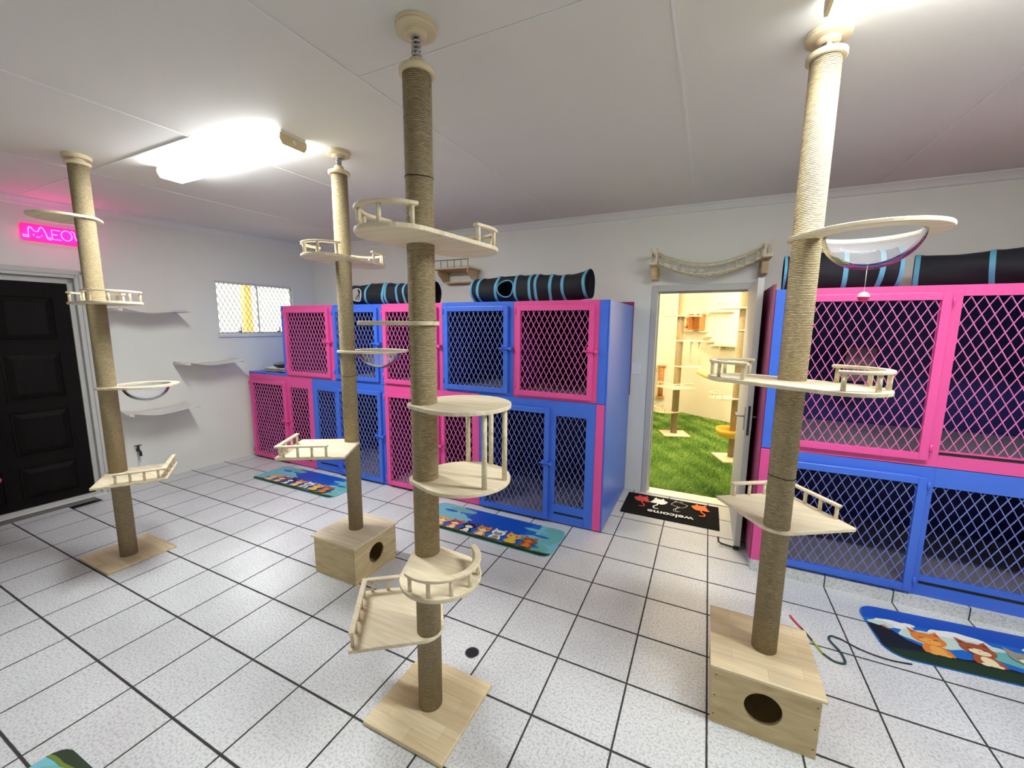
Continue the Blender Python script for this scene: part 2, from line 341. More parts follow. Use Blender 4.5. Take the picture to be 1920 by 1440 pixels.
# dark panelled door in the left wall
m = MB(); m.T = WLM()
m.box((DU0, -.11, .018), (DU1-.055, -.065, DLZ-.05)); d2 = struct(m.build('door_2', M['darkdoor']))
for u0 in (DU0+.05, DU0+.50):
    for z0, z1 in ((.10, .38), (.50, .88), (1.0, 1.40), (1.52, 1.90)):
        m = MB(); m.T = WLM()
        u1 = u0+.34
        m.add([(u0, -.066, z0), (u1, -.066, z0), (u1, -.066, z1), (u0, -.066, z1), (u0+.05, -.046, z0+.05), (u1-.05, -.046, z0+.05), (u1-.05, -.046, z1-.05), (u0+.05, -.046, z1-.05)],
              [(4, 5, 6, 7), (0, 1, 5, 4), (1, 2, 6, 5), (2, 3, 7, 6), (3, 0, 4, 7)], False)
        m.box((u0-.012, -.066, z0-.012), (u1+.012, -.056, z0)).box((u0-.012, -.066, z1), (u1+.012, -.056, z1+.012)).box((u0-.012, -.066, z0), (u0, -.056, z1)).box((u1, -.066, z0), (u1+.012, -.056, z1)); m.build('raised_panel', M['darkdoor'], d2)
m = MB(); m.T = WLM()
m.box((DU1-.055, -.13, 0), (DU1, -.045, DLZ)).box((DU0-.05, -.13, DLZ-.05), (DU1, -.045, DLZ)).box((DU1-.02, -.05, 0), (DU1+.012, .012, DLZ+.03)).box((DU0-.05, -.05, DLZ), (DU1, .012, DLZ+.03))
m.box((DU1+.012, -.0, 0), (DU1+.055, .02, DLZ+.07)).box((DU0-.05, 0, DLZ+.03), (DU1+.055, .02, DLZ+.07))
struct(m.build('trim_5', M['frame'], bevel=.003))
m = MB(); m.T = WLM(); m.box((DU0, -.12, -.01), (DU1, .05, .012)); struct(m.build('trim_6', M['white']))
# window
win = None
m = MB(); m.T = WLM(); t = .022
for a, b in (((WU0, -.07, WZ0), (WU1, -.03, WZ0+t)), ((WU0, -.07, WZ1-t), (WU1, -.03, WZ1)), ((WU0, -.07, WZ0), (WU0+t, -.03, WZ1)), ((WU1-t, -.07, WZ0), (WU1, -.03, WZ1)), ((2.36, -.07, WZ0), (2.375, -.025, WZ1))): m.box(a, b)
win = struct(m.build('window_1', M['white']))
m = MB(); m.T = WLM(); m.box((WU0-.015, -.03, WZ0-.035), (WU1+.015, .03, WZ0)); m.build('window_sill', M['white'], win, bevel=.003)
m = MB(); m.T = WLM(); m.box((WU0+t, -.056, WZ0+t), (2.36, -.052, WZ1-t)); m.build('pane', M['glass'], win)
m = MB(); m.T = WLM(); m.box((2.375, -.056, WZ0+t), (WU1-t, -.052, WZ1-t)); m.build('pane', M['glass'], win)
for u in (2.13, 2.62):
    m = MB(); m.T = WLM(); m.tube([(u, -.03, WZ0+.03), (u, -.008, WZ0+.03), (u, -.006, WZ0+.085)], .006, 6); m.box((u-.02, -.035, WZ0+.022), (u+.02, -.026, WZ0+.036)); m.build('window_latch', M['drain'], win)

def diamond(m, x0, x1, z0, z1, y, dx=.048, dz=.092, t=.0042, d=.0025):
    """expanded-metal lattice in the x-z plane clipped to a rectangle"""
    for sgn in (1, -1):
        k0 = int(math.floor((x0 - (z1-z0)*dx/dz)/dx))-2; k1 = int(math.ceil((x1 + (z1-z0)*dx/dz)/dx))+2
        for k in range(k0, k1):
            # x = k*dx + sgn*(z-z0)*dx/dz
            pts = []
            a = k*dx; sl = sgn*dx/dz
            zs = sorted([z0, z1, z0+(x0-a)/sl, z0+(x1-a)/sl])
            za, zb = max(zs[1], z0), min(zs[2], z1)
            if zb-za < .002: continue
            xa, xb = a+sl*(za-z0), a+sl*(zb-z0)
            if min(xa, xb) < x0-1e-6 or max(xa, xb) > x1+1e-6: continue
            h = t/2; dd = d*(1 if sgn > 0 else 1.25)
            m.add([(xa-h, y-dd, za), (xa+h, y-dd, za), (xa+h, y+dd, za), (xa-h, y+dd, za), (xb-h, y-dd, zb), (xb+h, y-dd, zb), (xb+h, y+dd, zb), (xb-h, y+dd, zb)],
                  [(0, 1, 5, 4), (1, 2, 6, 5), (2, 3, 7, 6), (3, 0, 4, 7)], False)
    return m
m = MB(); m.T = WLM(); diamond(m, WU0+.01, 2.36, WZ0+.01, WZ1-.02, -.012, .052, .098, .0035); diamond(m, 2.375, WU1-.01, WZ0+.01, WZ1-.02, -.012, .052, .098, .0035)
m.build('burglar_mesh', mat('mesh_bronze', srgb(104, 98, 78), .5), win)
# outside: bright yard ground beyond the left wall and added ochre uprights for the orange band reflected in the window
struct(MB().box((-9, -4, -.12), (-1.25, 9, -.06)).build('ground', mat('sunlit_paving', srgb(236, 228, 205), .9)))
OCH = mat('ochre_band', srgb(214, 170, 96), .8)
tag(MB().box((-1.95, 3.42, -.1), (-1.85, 3.52, 3)).build('window_band', OCH), 'added ochre upright for the reflected orange band, behind the left window pane', 'post')
tag(MB().box((-2.3, 4.9, -.1), (-2.2, 5.02, 3)).build('window_band', OCH), 'added ochre upright for the reflected orange band, behind the right window pane', 'post')

# ------------------------------------------------------------ the grass room beyond the doorway
GY0 = YB+.14
m = MB(); m.box((2.6, GY0, -.06), (6.2, 8.5, .0)); struct(m.build('floor_grass_room', mat('turf_backing', srgb(74, 112, 36), .95, noise=.25, nscale=30)))
m = MB(); m.box((2.9, 8.27, 0), (3.95, 8.37, HC)); struct(m.build('wall_grass_room_back', M['warmwall']))
DGd = Vector((.9, -.59)).normalized(); DGn = Vector((-DGd.y, DGd.x)); DG0 = Vector((3.93, 8.275))
def DGM(u, v, z):   # frame on the slanting wall; v>0 is out into the grass room
    p = DG0 + DGd*u - DGn*v
    return Matrix(((DGd.x, -DGn.x, 0, p.x), (DGd.y, -DGn.y, 0, p.y), (0, 0, 1, z), (0, 0, 0, 1)))
m = MB(); m.T = DGM(0, 0, 0); m.box((-.02, -.1, 0), (2.9, 0, HC)); struct(m.build('wall_grass_room_slanting', M['warmwall']))
m = MB(); m.box((2.9, GY0, 0), (3.0, 8.3, HC)); struct(m.build('wall_grass_room_left', M['warmwall']))
m = MB(); m.box((6.1, GY0, 0), (6.2, 6.9, HC)); struct(m.build('wall_grass_room_right', M['warmwall']))
m = MB(); m.box((2.8, GY0+.07, HC), (6.3, 8.5, HC+.06)); struct(m.build('ceiling_grass_room', M['warmwall']))
for (x, y) in ((3.75, 4.75), (4.9, 6.3)):
    t_ = thing('ceiling_lamp', 'round warm lamp on the ceiling of the grass room, %s' % ('nearer the doorway' if y < 6 else 'farther from the doorway'), 'ceiling lamp', (x, y, HC))
    MB().lathe([(0, -.02), (.14, -.02), (.15, -.01), (.15, 0)]).build('lamp_base', M['white'], t_)
    MB().lathe([(0, -.075), (.07, -.068), (.11, -.045), (.13, -.02)]).build('lamp_shade', M['warmtube'], t_)
    l = bpy.data.lights.new('bulb_light', 'POINT'); l.energy = WARM*.35; l.color = (1, .87, .66); l.shadow_soft_size = .13
    lo = bpy.data.objects.new('bulb_light', l); C.objects.link(lo); lo.location = (x, y, HC-.16)
# artificial grass blades (one mesh, nobody could count them)
nb = 52000
bx = RNG.uniform(3.05, 5.3, nb); by = GY0+.01 + (8.2-GY0)*RNG.uniform(0, 1, nb)**1.35
keep = (by < 8.25 - np.maximum(0, bx-3.93)*.656) & ~((abs((bx-3.986)*.94+(by-6.37)*.342-.005) < .2) & (abs(-(bx-3.986)*.342+(by-6.37)*.94+.015) < .19)) & ~((abs((bx-4.76)*.94+(by-5.43)*.342) < .2) & (abs(-(bx-4.76)*.342+(by-5.43)*.94+.045) < .2)); bx, by = bx[keep], by[keep]; nb = len(bx)
h = RNG.uniform(.014, .034, nb); an = RNG.uniform(0, 2*PI, nb); ln = RNG.uniform(.0, .024, nb); la = RNG.normal(.6, .9, nb); w = .0028 + .0006*(by-4)
dx, dy = np.cos(an)*w, np.sin(an)*w
V = np.zeros((nb, 3, 3)); V[:, 0] = np.stack([bx-dx, by-dy, 0*bx-.001], -1); V[:, 1] = np.stack([bx+dx, by+dy, 0*bx-.001], -1); V[:, 2] = np.stack([bx+np.cos(la)*ln, by+np.sin(la)*ln, h], -1)
me = bpy.data.meshes.new('artificial_grass'); me.from_pydata(V.reshape(-1, 3).tolist(), [], np.arange(nb*3).reshape(-1, 3).tolist())
gm = []
for nme, c in (('grass_green', (122, 162, 58)), ('grass_light', (168, 194, 98)), ('grass_dark', (78, 120, 38))): mm = mat(nme, srgb(*c), .6); me.materials.append(mm)
patch = np.sin(bx*7+1.3*np.sin(by*5))*np.sin(by*6+1.7*np.sin(bx*4)) + .5*np.sin(bx*19+by*11) + RNG.normal(0, .7, nb)
me.polygons.foreach_set('material_index', np.where(patch > .55, 1, np.where(patch < -.45, 2, 0)).astype(np.int32))
go = bpy.data.objects.new('artificial_grass', me); C.objects.link(go); go['kind'] = 'stuff'; tag(go, 'green artificial grass covering the floor beyond the open doorway', 'grass')

# ------------------------------------------------------------ cages
def cage(name, label, x0, x1, z0, z1, colour, door, fixed=None, post=None, yf=2.74, yb=3.76, group=None, mesh=(.048, .092), latch=True, slot=True, hinge='left', side=None, lining=None, floor_z=None, loc_floor='shelf', topclr=None):
    """one cage unit: body, face frame, door (> mesh_panel, latch, hinge), fixed mesh panel"""
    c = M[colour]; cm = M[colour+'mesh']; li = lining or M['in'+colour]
    t = thing(name, label, 'cage', ((x0+x1)/2, yf, z0), 0, group); ox, oz = -(x0+x1)/2, -z0
    T = Matrix.Translation((ox, -yf, oz))
    def nb(): b = MB(); b.T = T; return b
    e = .012
    nb().box((x0+.001, yf+.02, z0+.03), (x0+e, yb, z1-.003)).box((x1-e, yf+.02, z0+.03), (x1-.001, yb, z1-.003)).box((x0+.001, yf+.02, z1-e-.003), (x1-.001, yb, z1-.003)).box((x0+e, yb-.012, z0+.03), (x1-e, yb, z1-e)).build('body', side or c, t)
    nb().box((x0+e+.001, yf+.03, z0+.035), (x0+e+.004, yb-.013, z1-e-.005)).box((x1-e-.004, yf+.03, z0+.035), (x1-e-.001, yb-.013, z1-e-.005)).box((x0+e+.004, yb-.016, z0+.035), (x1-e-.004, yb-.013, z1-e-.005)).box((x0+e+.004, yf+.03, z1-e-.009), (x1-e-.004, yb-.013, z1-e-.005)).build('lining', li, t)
    nb().box((x0+e, yf+.02, z0+.022), (x1-e, yb-.013, z0+.034)).build('cage_floor', M[loc_floor], t)
    # face frame around the door and fixed openings
    d0, d1, dz0, dz1 = door
    f = nb(); xs = [x0, d0+.03, d1-.03, x1]
    ops = [(d0+.03, d1-.03, dz0+.03, dz1-.03)]
    if fixed: ops.append(fixed)
    ops.sort(); cx = x0+.0008
    for (a, b_, za, zb) in ops:
        f.box((cx, yf, z0), (a, yf+.022, z1)); f.box((a, yf, z0), (b_, yf+.022, za)); f.box((a, yf, zb), (b_, yf+.022, z1)); cx = b_
    f.box((cx, yf, z0), (x1-.0008, yf+.022, z1)); f.build('face_frame', c, t, bevel=.0015)
    if topclr: nb().box((x0, yf-.001, z1+.001), (-.096, yb, z1+.022)).build('top_board', topclr, t)
    if post:
        p0, p1, pc = post; nb().box((p0, yf-.001, z0), (p1, yb, z1-.001)).build('corner_post', M[pc], t)
    # door leaf
    fw_ = .042; dm = nb(); ya, yb_ = yf-.028, yf-.003
    dm.box((d0, ya, dz0), (d0+fw_, yb_, dz1)).box((d1-fw_, ya, dz0), (d1, yb_, dz1)).box((d0+fw_, ya, dz0), (d1-fw_, yb_, dz0+fw_)).box((d0+fw_, ya, dz1-fw_), (d1-fw_, yb_, dz1))
    dr = dm.build('door', c, t, bevel=.003)
    diamond(nb(), d0+fw_-.004, d1-fw_+.004, dz0+fw_-.004, dz1-fw_+.004, yf-.012, *mesh).build('mesh_panel', cm, dr)
    hx = d0-.004 if hinge == 'left' else d1+.004
    for z in (dz0+.05, dz1-.07): nb().cyl((hx, ya-.004, z), (hx, ya-.004, z+.05), .0065, 8).build('hinge', c, dr)
    if latch:
        lx = d1-.02 if hinge == 'left' else d0+.02; s = 1 if hinge == 'left' else -1; lz = dz0+(dz1-dz0)*.52
        lm = nb(); lm.box((min(lx-.035*s, lx+.02*s), ya-.005, lz-.018), (max(lx-.035*s, lx+.02*s), ya, lz+.018)); lm.cyl((lx-.06*s, ya-.012, lz), (lx+.06*s, ya-.012, lz), .007, 10)
        lm.tube([(lx-.01*s, ya-.012, lz), (lx-.012*s, ya-.03, lz+.006), (lx-.02*s, ya-.034, lz+.035)], .006, 8)
        lm.box((min(lx+.035*s, lx+.058*s), ya-.018, lz-.014), (max(lx+.035*s, lx+.058*s), ya+.027, lz+.014))
        lm.cyl((lx-.03*s, ya-.02, lz-.03), (lx-.005*s, ya-.02, lz-.012), .004, 8)
        lm.build('latch', c, dr, bevel=.002)
    if fixed:
        a, b_, za, zb = fixed
        diamond(nb(), a-.004, b_+.004, za-.004, zb+.004, yf+.012, *mesh).build('fixed_mesh_panel', cm, t)
        if slot: nb().box((a+.0, yf-.0015, z0+.075), (b_+.0, yf, z0+.092)).build('litter_slot', M['black'], t)
    return t
g1 = 'wire mesh cat cages of the left bank'
# upper row of the left bank
xs = [-.05, .735, 1.425, 2.155, 2.885, 3.615]
ul = ['leftmost upper pink cage beside the magazine stack', 'upper blue cage behind the mid-left cat pole, second in its row', 'middle upper pink cage, half hidden by the front cat pole',
      'upper blue cage just right of the front cat pole, fourth in its row', 'rightmost upper pink cage under the long tunnel mouth']
for i, col in enumerate(('pink', 'blue', 'pink', 'blue', 'pink')):
    x0, x1 = xs[i], xs[i+1]
    cage('cat_cage', ul[i], x0, x1, 1.075, 1.885, col, (x0+.03, x1-.045 if i < 4 else x1-.035, 1.10, 1.848), group=None,
         post=((-.092, -.0515, 'blue') if i == 0 else ((3.616, 3.682, 'blue') if i == 4 else None)))
xb = [-.77, .355, 1.425, 2.545, 3.615]
bl = ['lower left pink cage against the left wall, below the magazines', 'lower blue cage behind the mid-left cat pole, door on its right', 'lower pink cage behind the front cat pole',
      'lower blue cage at the right end of the left bank, beside the cat mat']
for i, col in enumerate(('pink', 'blue', 'pink', 'blue')):
    x0, x1 = xb[i], xb[i+1]
    if i == 1: door = (x0+.405, x1-.035, .03, 1.0); fx = (x0+.075, x0+.355, .17, .945); hg = 'left'
    else: door = (x0+.03, x0+.685, .03, 1.0); fx = (x0+.735, x1-.075, .17, .945); hg = 'left'
    cage('cat_cage', bl[i], x0, x1, .012, 1.072, col, door, fx, hinge=hg, post=((3.616, 3.682, 'pink') if i == 3 else None), topclr=(M['blue'] if i == 0 else None))
# the left bank's right side is one blue board, with a pink back board standing a little higher
m = MB(); m.box((3.683, 2.742, .012), (3.695, 3.772, 1.884)); tag(m.build('side_board', M['blue'], bevel=.002), 'glossy blue side board closing the right end of the left cage bank', 'board')
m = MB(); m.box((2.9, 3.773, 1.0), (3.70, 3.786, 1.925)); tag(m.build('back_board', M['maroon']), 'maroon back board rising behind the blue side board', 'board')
# right bank on a tiled plinth
struct(MB().box((4.752, 2.70, 0), (X1, YB, .075)).build('trim_7', M['riser']))
cage('cat_cage', 'wide upper pink cage with two mesh fronts, right of the doorway', 4.805, 6.70, .885, 1.925, 'pink', (4.87, 5.578, .925, 1.885), (5.63, 6.6, .985, 1.865), yf=2.72, post=(4.752, 4.804, 'blue'), mesh=(.0515, .098), latch=False, hinge='right', lining=M['inblue'], side=M['pink'])
cage('cat_cage', 'wide lower blue cage on the tiled plinth, right of the doorway', 4.805, 6.70, .077, .880, 'blue', (4.87, 5.595, .10, .82), (5.63, 6.6, .205, .765), yf=2.72, post=(4.752, 4.804, 'pink'), mesh=(.0515, .098), latch=False, hinge='right')
m = MB(); m.box((4.738, 2.723, .077), (4.75, 3.775, 1.96)); tag(m.build('side_board', M['maroon']), 'maroon side board of the right cage bank, darkened for the shade behind the open door', 'board')
# a small box inside the upper right cage
m = MB(); m.box((5.30, 3.35, 1.30), (5.48, 3.50, 1.55)); tag(m.build('junction_box', mat('brown_plastic', srgb(120, 96, 100), .6), bevel=.01), 'brownish box on the back of the upper right pink cage, seen through mesh', 'box')

# ------------------------------------------------------------ tunnels on the cages
def tunnel(name, label, p0, p1, r, bands, hole=None, wob=.006, mouth=None, through=False, holer=.085):
    """fabric tube from p0 to p1; bands at fractions; hole = (fraction, angle)"""
    t = thing(name, label, 'cat tunnel', p0); p0v, p1v = Vector(p0), Vector(p1); ax = (p1v-p0v); L = ax.length; ax = ax.normalized()
    side = Vector((0, 0, 1)).cross(ax).normalized(); upv = ax.cross(side)     # side points to +y for an +x axis
    N, K = 110, 72; rnd = random.Random(name+label)
    ph = [rnd.uniform(0, 6) for _ in range(4)]
    def rad(s, a):
        base = r*(1 + .035*math.sin(s*9+ph[0]) + wob/r*math.sin(3*a+ph[1]+s*7) + .4*wob/r*math.sin(5*a+17*s+ph[2]))
        nearest = min(abs(s-b) for b in bands); base *= .955 + .045*math.exp(-(nearest*L/.025)**2)
        if math.sin(a) < -.9: base = min(base, r*.99/abs(math.sin(a)))
        return base
    def pt(s, a, k=0.): 
        rr = rad(s, a)+k; c = ax*(L*s)
        if mouth: c += upv*(mouth*max(0, (s-.82)/.18)**1.5)
        return c + (-side*math.cos(a) + upv*math.sin(a))*rr
    vs = [tuple(pt(i/N, 2*PI*k/K)) for i in range(N+1) for k in range(K)]; fs = []
    def inhole(i, k):
        if not hole: return False
        for hs, ha in ([hole] + ([(hole[0]-.115, PI-hole[1]+.35)] if through else [])):
            ds = (i+.5)/N*L-hs*L; da = ((2*PI*(k+.5)/K-ha+PI) % (2*PI)-PI)*r
            if ds*ds+da*da < holer**2: return True
        return False
    for i in range(N):
        for k in range(K):
            if not inhole(i, k): fs.append((i*K+k, i*K+(k+1) % K, (i+1)*K+(k+1) % K, (i+1)*K+k))
    m = MB(); m.add(vs, fs, True); o = m.build('fabric_tube', M['fabric'], t)
    for b in bands:
        m = MB(); sk = rnd.uniform(-.014, .014)
        for jj in (-1, 1):
            pass
        wv = .013/L; ring1 = [pt(min(max(b+sk*math.sin(2*PI*k/K+1.1)-wv, 0), 1), 2*PI*k/K, .003) for k in range(K)]; ring2 = [pt(min(max(b+sk*math.sin(2*PI*k/K+1.1)+wv, 0), 1), 2*PI*k/K, .003) for k in range(K)]
        m.add([tuple(v) for v in ring1+ring2], [(k, (k+1) % K, K+(k+1) % K, K+k) for k in range(K)], True); bo = m.build('binding', M['trimblue'], t)
    if hole:
        for hs, ha in ([hole] + ([(hole[0]-.115, PI-hole[1]+.35)] if through else [])):
            pts = []
            for k in range(40):
                a = 2*PI*k/40; pts.append(tuple(pt(hs+math.cos(a)*holer*1.04/L, ha+math.sin(a)*holer*1.04/r, .002)))
            MB().tube(pts, .006, 8, closed=True).build('hole_binding', M['trimblue'] if not through else mat('white_binding', srgb(206, 220, 224), .7), t)
    return t
tunnel('cat_tunnel', 'black cat tunnel with a pale see-through hole, on the left bank behind the poles', (.70, 3.05, 2.007), (1.84, 3.07, 2.002), .115, [.0, .06, .27, .47, .52, .64, .72, .86, .99], (.155, -.05), through=True, holer=.075)
tunnel('cat_tunnel', 'long black cat tunnel with a round peephole, right of the front cat pole', (2.36, 3.02, 2.006), (3.48, 2.95, 2.006), .117, [.01, .07, .24, .43, .55, .60, .71, .82, .985], (.335, .05), holer=.078, mouth=.022)
tunnel('cat_tunnel', 'black cat tunnel behind the large acrylic bowl on the right bank', (4.82, 3.05, 2.055), (5.42, 3.0, 2.055), .125, [.0, .2, .55, .83, .985], wob=.004)
tunnel('cat_tunnel', 'black cat tunnel rising to the right on the right bank, right of the acrylic bowl', (5.63, 3.40, 2.053), (6.56, 3.05, 2.08), .122, [.015, .36, .7, .98], (.62, -.2), holer=.06)
# magazines and a cushion on the low cage
random.seed(3)
for i, (c, lab) in enumerate((((60, 62, 66), 'dark magazine at the bottom of the pile'), ((208, 204, 190), 'cream magazine second from the bottom of the pile'), ((196, 128, 92), 'orange-brown magazine in the middle of the pile'), ((150, 170, 120), 'green-grey magazine near the top of the pile'), ((236, 236, 232), 'white magazine on top of the pile'))):
    m = MB(); m.T = Matrix.Translation((-.36+random.uniform(-.02, .02), 2.92, 1.0955+i*.011)) @ Matrix.Rotation(random.uniform(-.15, .15), 4, 'Z')
    m.box((-.16, -.12, 0), (.16, .12, .0105)); tag(m.build('magazine', mat('magazine_cover', srgb(*c), .5), bevel=.001), lab + ' on the low pink cage', 'magazine', 'magazines on the low cage')
m = MB(); n = 40; prof = []
for i in range(13):
    a = -PI/2 + PI*i/12; prof.append((.155*math.cos(a)**.6 if math.cos(a) > 1e-6 else .0001, .034*math.sin(a)))
m.lathe(prof, (0, 0, .034), 36); o = m.build('cushion', M['fabric'], loc=(-.30, 2.93, 1.151)); tag(o, 'flat round black cushion on top of the magazine pile', 'cushion')

# ------------------------------------------------------------ cat poles
def hull(pts):
    pts = sorted(set((round(a, 5), round(b, 5)) for a, b in pts))
    def half(ps):
        h = []
        for p in ps:
            while len(h) > 1 and (h[-1][0]-h[-2][0])*(p[1]-h[-2][1])-(h[-1][1]-h[-2][1])*(p[0]-h[-2][0]) <= 0: h.pop()
            h.append(p)
        return h
    a = half(pts); b = half(pts[::-1]); return a[:-1]+b[:-1]
def circ(cx, cy, r, n=48): return [(cx+r*math.cos(2*PI*k/n), cy+r*math.sin(2*PI*k/n)) for k in range(n)]
def fillet(poly, rad, n=6):
    out = []
    for i in range(len(poly)):
        p0, p1, p2 = Vector(poly[i-1]), Vector(poly[i]), Vector(poly[(i+1) % len(poly)]); r = rad[i] if isinstance(rad, (list, tuple)) else rad
        a = (p0-p1).normalized(); b = (p2-p1).normalized(); ang = a.angle(b); d = r/math.tan(ang/2); c = p1 + (a+b).normalized()*(r/math.sin(ang/2))
        s = p1+a*d-c; e = p1+b*d-c; a0 = math.atan2(s.y, s.x); a1 = math.atan2(e.y, e.x); da = (a1-a0+PI) % (2*PI)-PI
        out += [(c.x+r*math.cos(a0+da*k/n), c.y+r*math.sin(a0+da*k/n)) for k in range(n+1)]
    return out
PT = .016     # board thickness
def along(path, gaps):
    P = [Vector(p) for p in path]; L = [0]
    for a, b in zip(P[:-1], P[1:]): L.append(L[-1]+(b-a).length)
    out = []
    for g in gaps:
        s = g*L[-1]
        for i in range(len(P)-1):
            if L[i+1] >= s-1e-9: out.append(P[i].lerp(P[i+1], (s-L[i])/(L[i+1]-L[i]))); break
    return out
def rail(parent, path, z, n, h=.058, w=.025, br=.0078, m=None, balusters=True):
    m = m or M['ply']
    MB().strip(path, w, z+h, z+h+.012).build('rail', m, parent, bevel=.003)
    g = [.04+.92*i/(n-1) for i in range(n)]
    if balusters:
        for p in along(path, g): MB().cyl((p.x, p.y, z-.001), (p.x, p.y, z+h+.001), br, 10).build('baluster', m, parent)
    else:
        for p in along(path, g): MB().cyl((p.x, p.y, z-.001), (p.x, p.y, z+h+.001), br, 6).build('baluster', m, parent)
def arcp(c, r, a0, a1, n=20): return [(c[0]+r*math.cos(a0+(a1-a0)*k/n), c[1]+r*math.sin(a0+(a1-a0)*k/n)) for k in range(n+1)]
def plat_S(root, z, ang, off, lat, chir=1, L=.63, W=.29, m=None, bal=True):
    """long double-lobed board with a curved rail round each end"""
    m = m or M['ply']; a = math.radians(ang); d = Vector((math.cos(a), math.sin(a))); nn = Vector((-d.y, d.x)); c0 = d*off+nn*lat; h_ = L/2-W/2
    ca, cb = c0-d*h_, c0+d*h_; out = hull(circ(ca.x, ca.y, W/2)+circ(cb.x, cb.y, W/2))
    o = MB().prism(out, z-PT, z).build('platform', m, root, bevel=.003)
    for c, e in ((ca, a+PI), (cb, a)):
        s = -chir
        a0, a1 = e-s*math.radians(75), e+s*math.radians(95)
        p = arcp(c, W/2-.014, a0, a1); t = Vector((-math.sin(a1), math.cos(a1)))*s; q = Vector(p[-1]); p += [tuple(q+t*.03), tuple(q+t*.065)]
        rail(o, p, z, 5, m=m, balusters=bal)
    return o
def tear(ang, D, r, k=.066):
    a = math.radians(ang); return hull(circ(0, 0, k)+circ(D*math.cos(a), D*math.sin(a), r)), (D*math.cos(a), D*math.sin(a))
def plat_tear(root, z, ang, D, r, m=None):
    out, c = tear(ang, D, r); return MB().prism(out, z-PT, z).build('platform', m or M['ply'], root, bevel=.003)
def bowl_ring(root, z, ang, D, r, hr, depth, off=None):
    out, c = tear(ang, D, r); a = math.radians(ang)
    if off is not None: c = (off*math.cos(a), off*math.sin(a))
    o = MB().ring(out, c, hr, z-PT, z).build('ring_shelf', M['ply'], root, bevel=.003)
    pr = [(hr+.010, .002)] + [(hr*math.sin(t), -depth*math.cos(t)) for t in [PI/2*(1-i/16) for i in range(17)]]
    pr[-1] = (.0005, -depth)
    MB().lathe(pr, (c[0], c[1], z), 48).build('acrylic_bowl', M['acrylic'], o)
    return o
def plat_sq(root, z, ang, side=.385, apex=.075, rl=(.2, 1, .8), m=None, inset=.014, n=4, w=.024, bal=True):
    """square board with the pole through its rounded near corner; ang = direction of the far corner"""
    m = m or M['ply']; a = math.radians(ang); d = Vector((math.cos(a), math.sin(a))); nn = Vector((-d.y, d.x)); dg = side*math.sqrt(2)
    A = -d*(apex+.03); Cc = A+d*dg; Bb = A+d*dg/2+nn*dg/2; Dd = A+d*dg/2-nn*dg/2
    out = fillet([tuple(A), tuple(Dd), tuple(Cc), tuple(Bb)], [.085, .008, .012, .008])
    o = MB().prism(out, z-PT, z).build('platform', m, root, bevel=.003)
    C2 = Cc-d*inset*1.41; s1, s2 = (Bb-Cc).normalized(), (Dd-Cc).normalized(); s0 = rl[0]; Ln = side-inset
    p1 = C2+s1*Ln*(1-s0); p2 = C2+s2*Ln*(1-rl[2] if rl[2] < .5 else rl[2])
    full = fillet([tuple(p1), tuple(C2), tuple(p2)], .0001)
    rp = [tuple(p1)] + [tuple(C2)] + [tuple(p2)]
    l1 = (p1-C2).length; l2 = (p2-C2).length
    MB().strip(rp, w, z+.058, z+.070).build('rail', m, o, bevel=.003)
    bs = [C2+(p1-C2).normalized()*t for t in np.linspace(l1*.97-.004, l1/n*.5, n)] + [C2+(p2-C2).normalized()*t for t in np.linspace(l2/n*.5, l2*.97-.004, n)]
    if bal:
        for p in bs: MB().cyl((p.x, p.y, z-.001), (p.x, p.y, z+.059), .0075, 10).build('baluster', m, o)
    else:
        for p in bs: MB().cyl((p.x, p.y, z-.001), (p.x, p.y, z+.059), .006, 6).build('baluster', m, o)
    return o
def post(root, z0, z1, r=.05, seams=()):
    m = MB(); m.cyl((0, 0, z0), (0, 0, z1), r, 48); o = m.build('rope_post', M['rope'], root)
    for s in seams: MB().tube([(r*math.cos(a)*1.004, r*math.sin(a)*1.004, s+.003*math.sin(2*a)) for a in [2*PI*k/40 for k in range(40)]], .0018, 6, closed=True).build('joint_seam', M['dark'], o)
    return o
def top(root, zc, tight=False):
    """pressure fitting between the rope post (ending at zc) and the ceiling"""
    w = mat('beech_discs', srgb(216, 200, 164), .6) if 'beech_discs' not in bpy.data.materials else bpy.data.materials['beech_discs']
    MB().lathe([(.0005, 0), (.06, 0), (.064, .003), (.064, .018), (.06, .021), (.0005, .021)], (0, 0, zc), 40).build('cap_disc', w, root)
    H = (CZ(root.location.y) if root.location.y < YB else HC)+.001
    sz0, sz1 = zc+.021, H-.040
    nk = min(.03, (sz1-sz0)*.4); MB().lathe([(.034, 0), (.026, nk), (.0005, nk)], (0, 0, sz0), 28).build('neck', w, root)
    k = 90; zz0 = sz0+nk; pts = [(.0155*math.cos(2*PI*i*5/k), .0155*math.sin(2*PI*i*5/k), zz0+(sz1-zz0)*i/k) for i in range(k+1)]
    m = MB(); m.tube(pts, .0032, 6); m.cyl((0, 0, zz0), (0, 0, sz1), .0085, 12); m.build('spring_bolt', M['steel'], root)
    MB().lathe([(.0005, 0), (.036, 0), (.038, .003), (.038, .014)], (0, 0, sz1), 36).build('small_disc', w, root)
    MB().lathe([(.0005, 0), (.068, 0), (.071, .002), (.071, .011), (.0685, .013), (.072, .015), (.072, .024), (.070, .026), (.0005, .026)], (0, 0, sz1+.014), 44).build('ceiling_disc', w, root)
def pole_root(label, x, y, group=None): return thing('cat_pole', label, 'cat pole', (x, y, 0), 0, group)
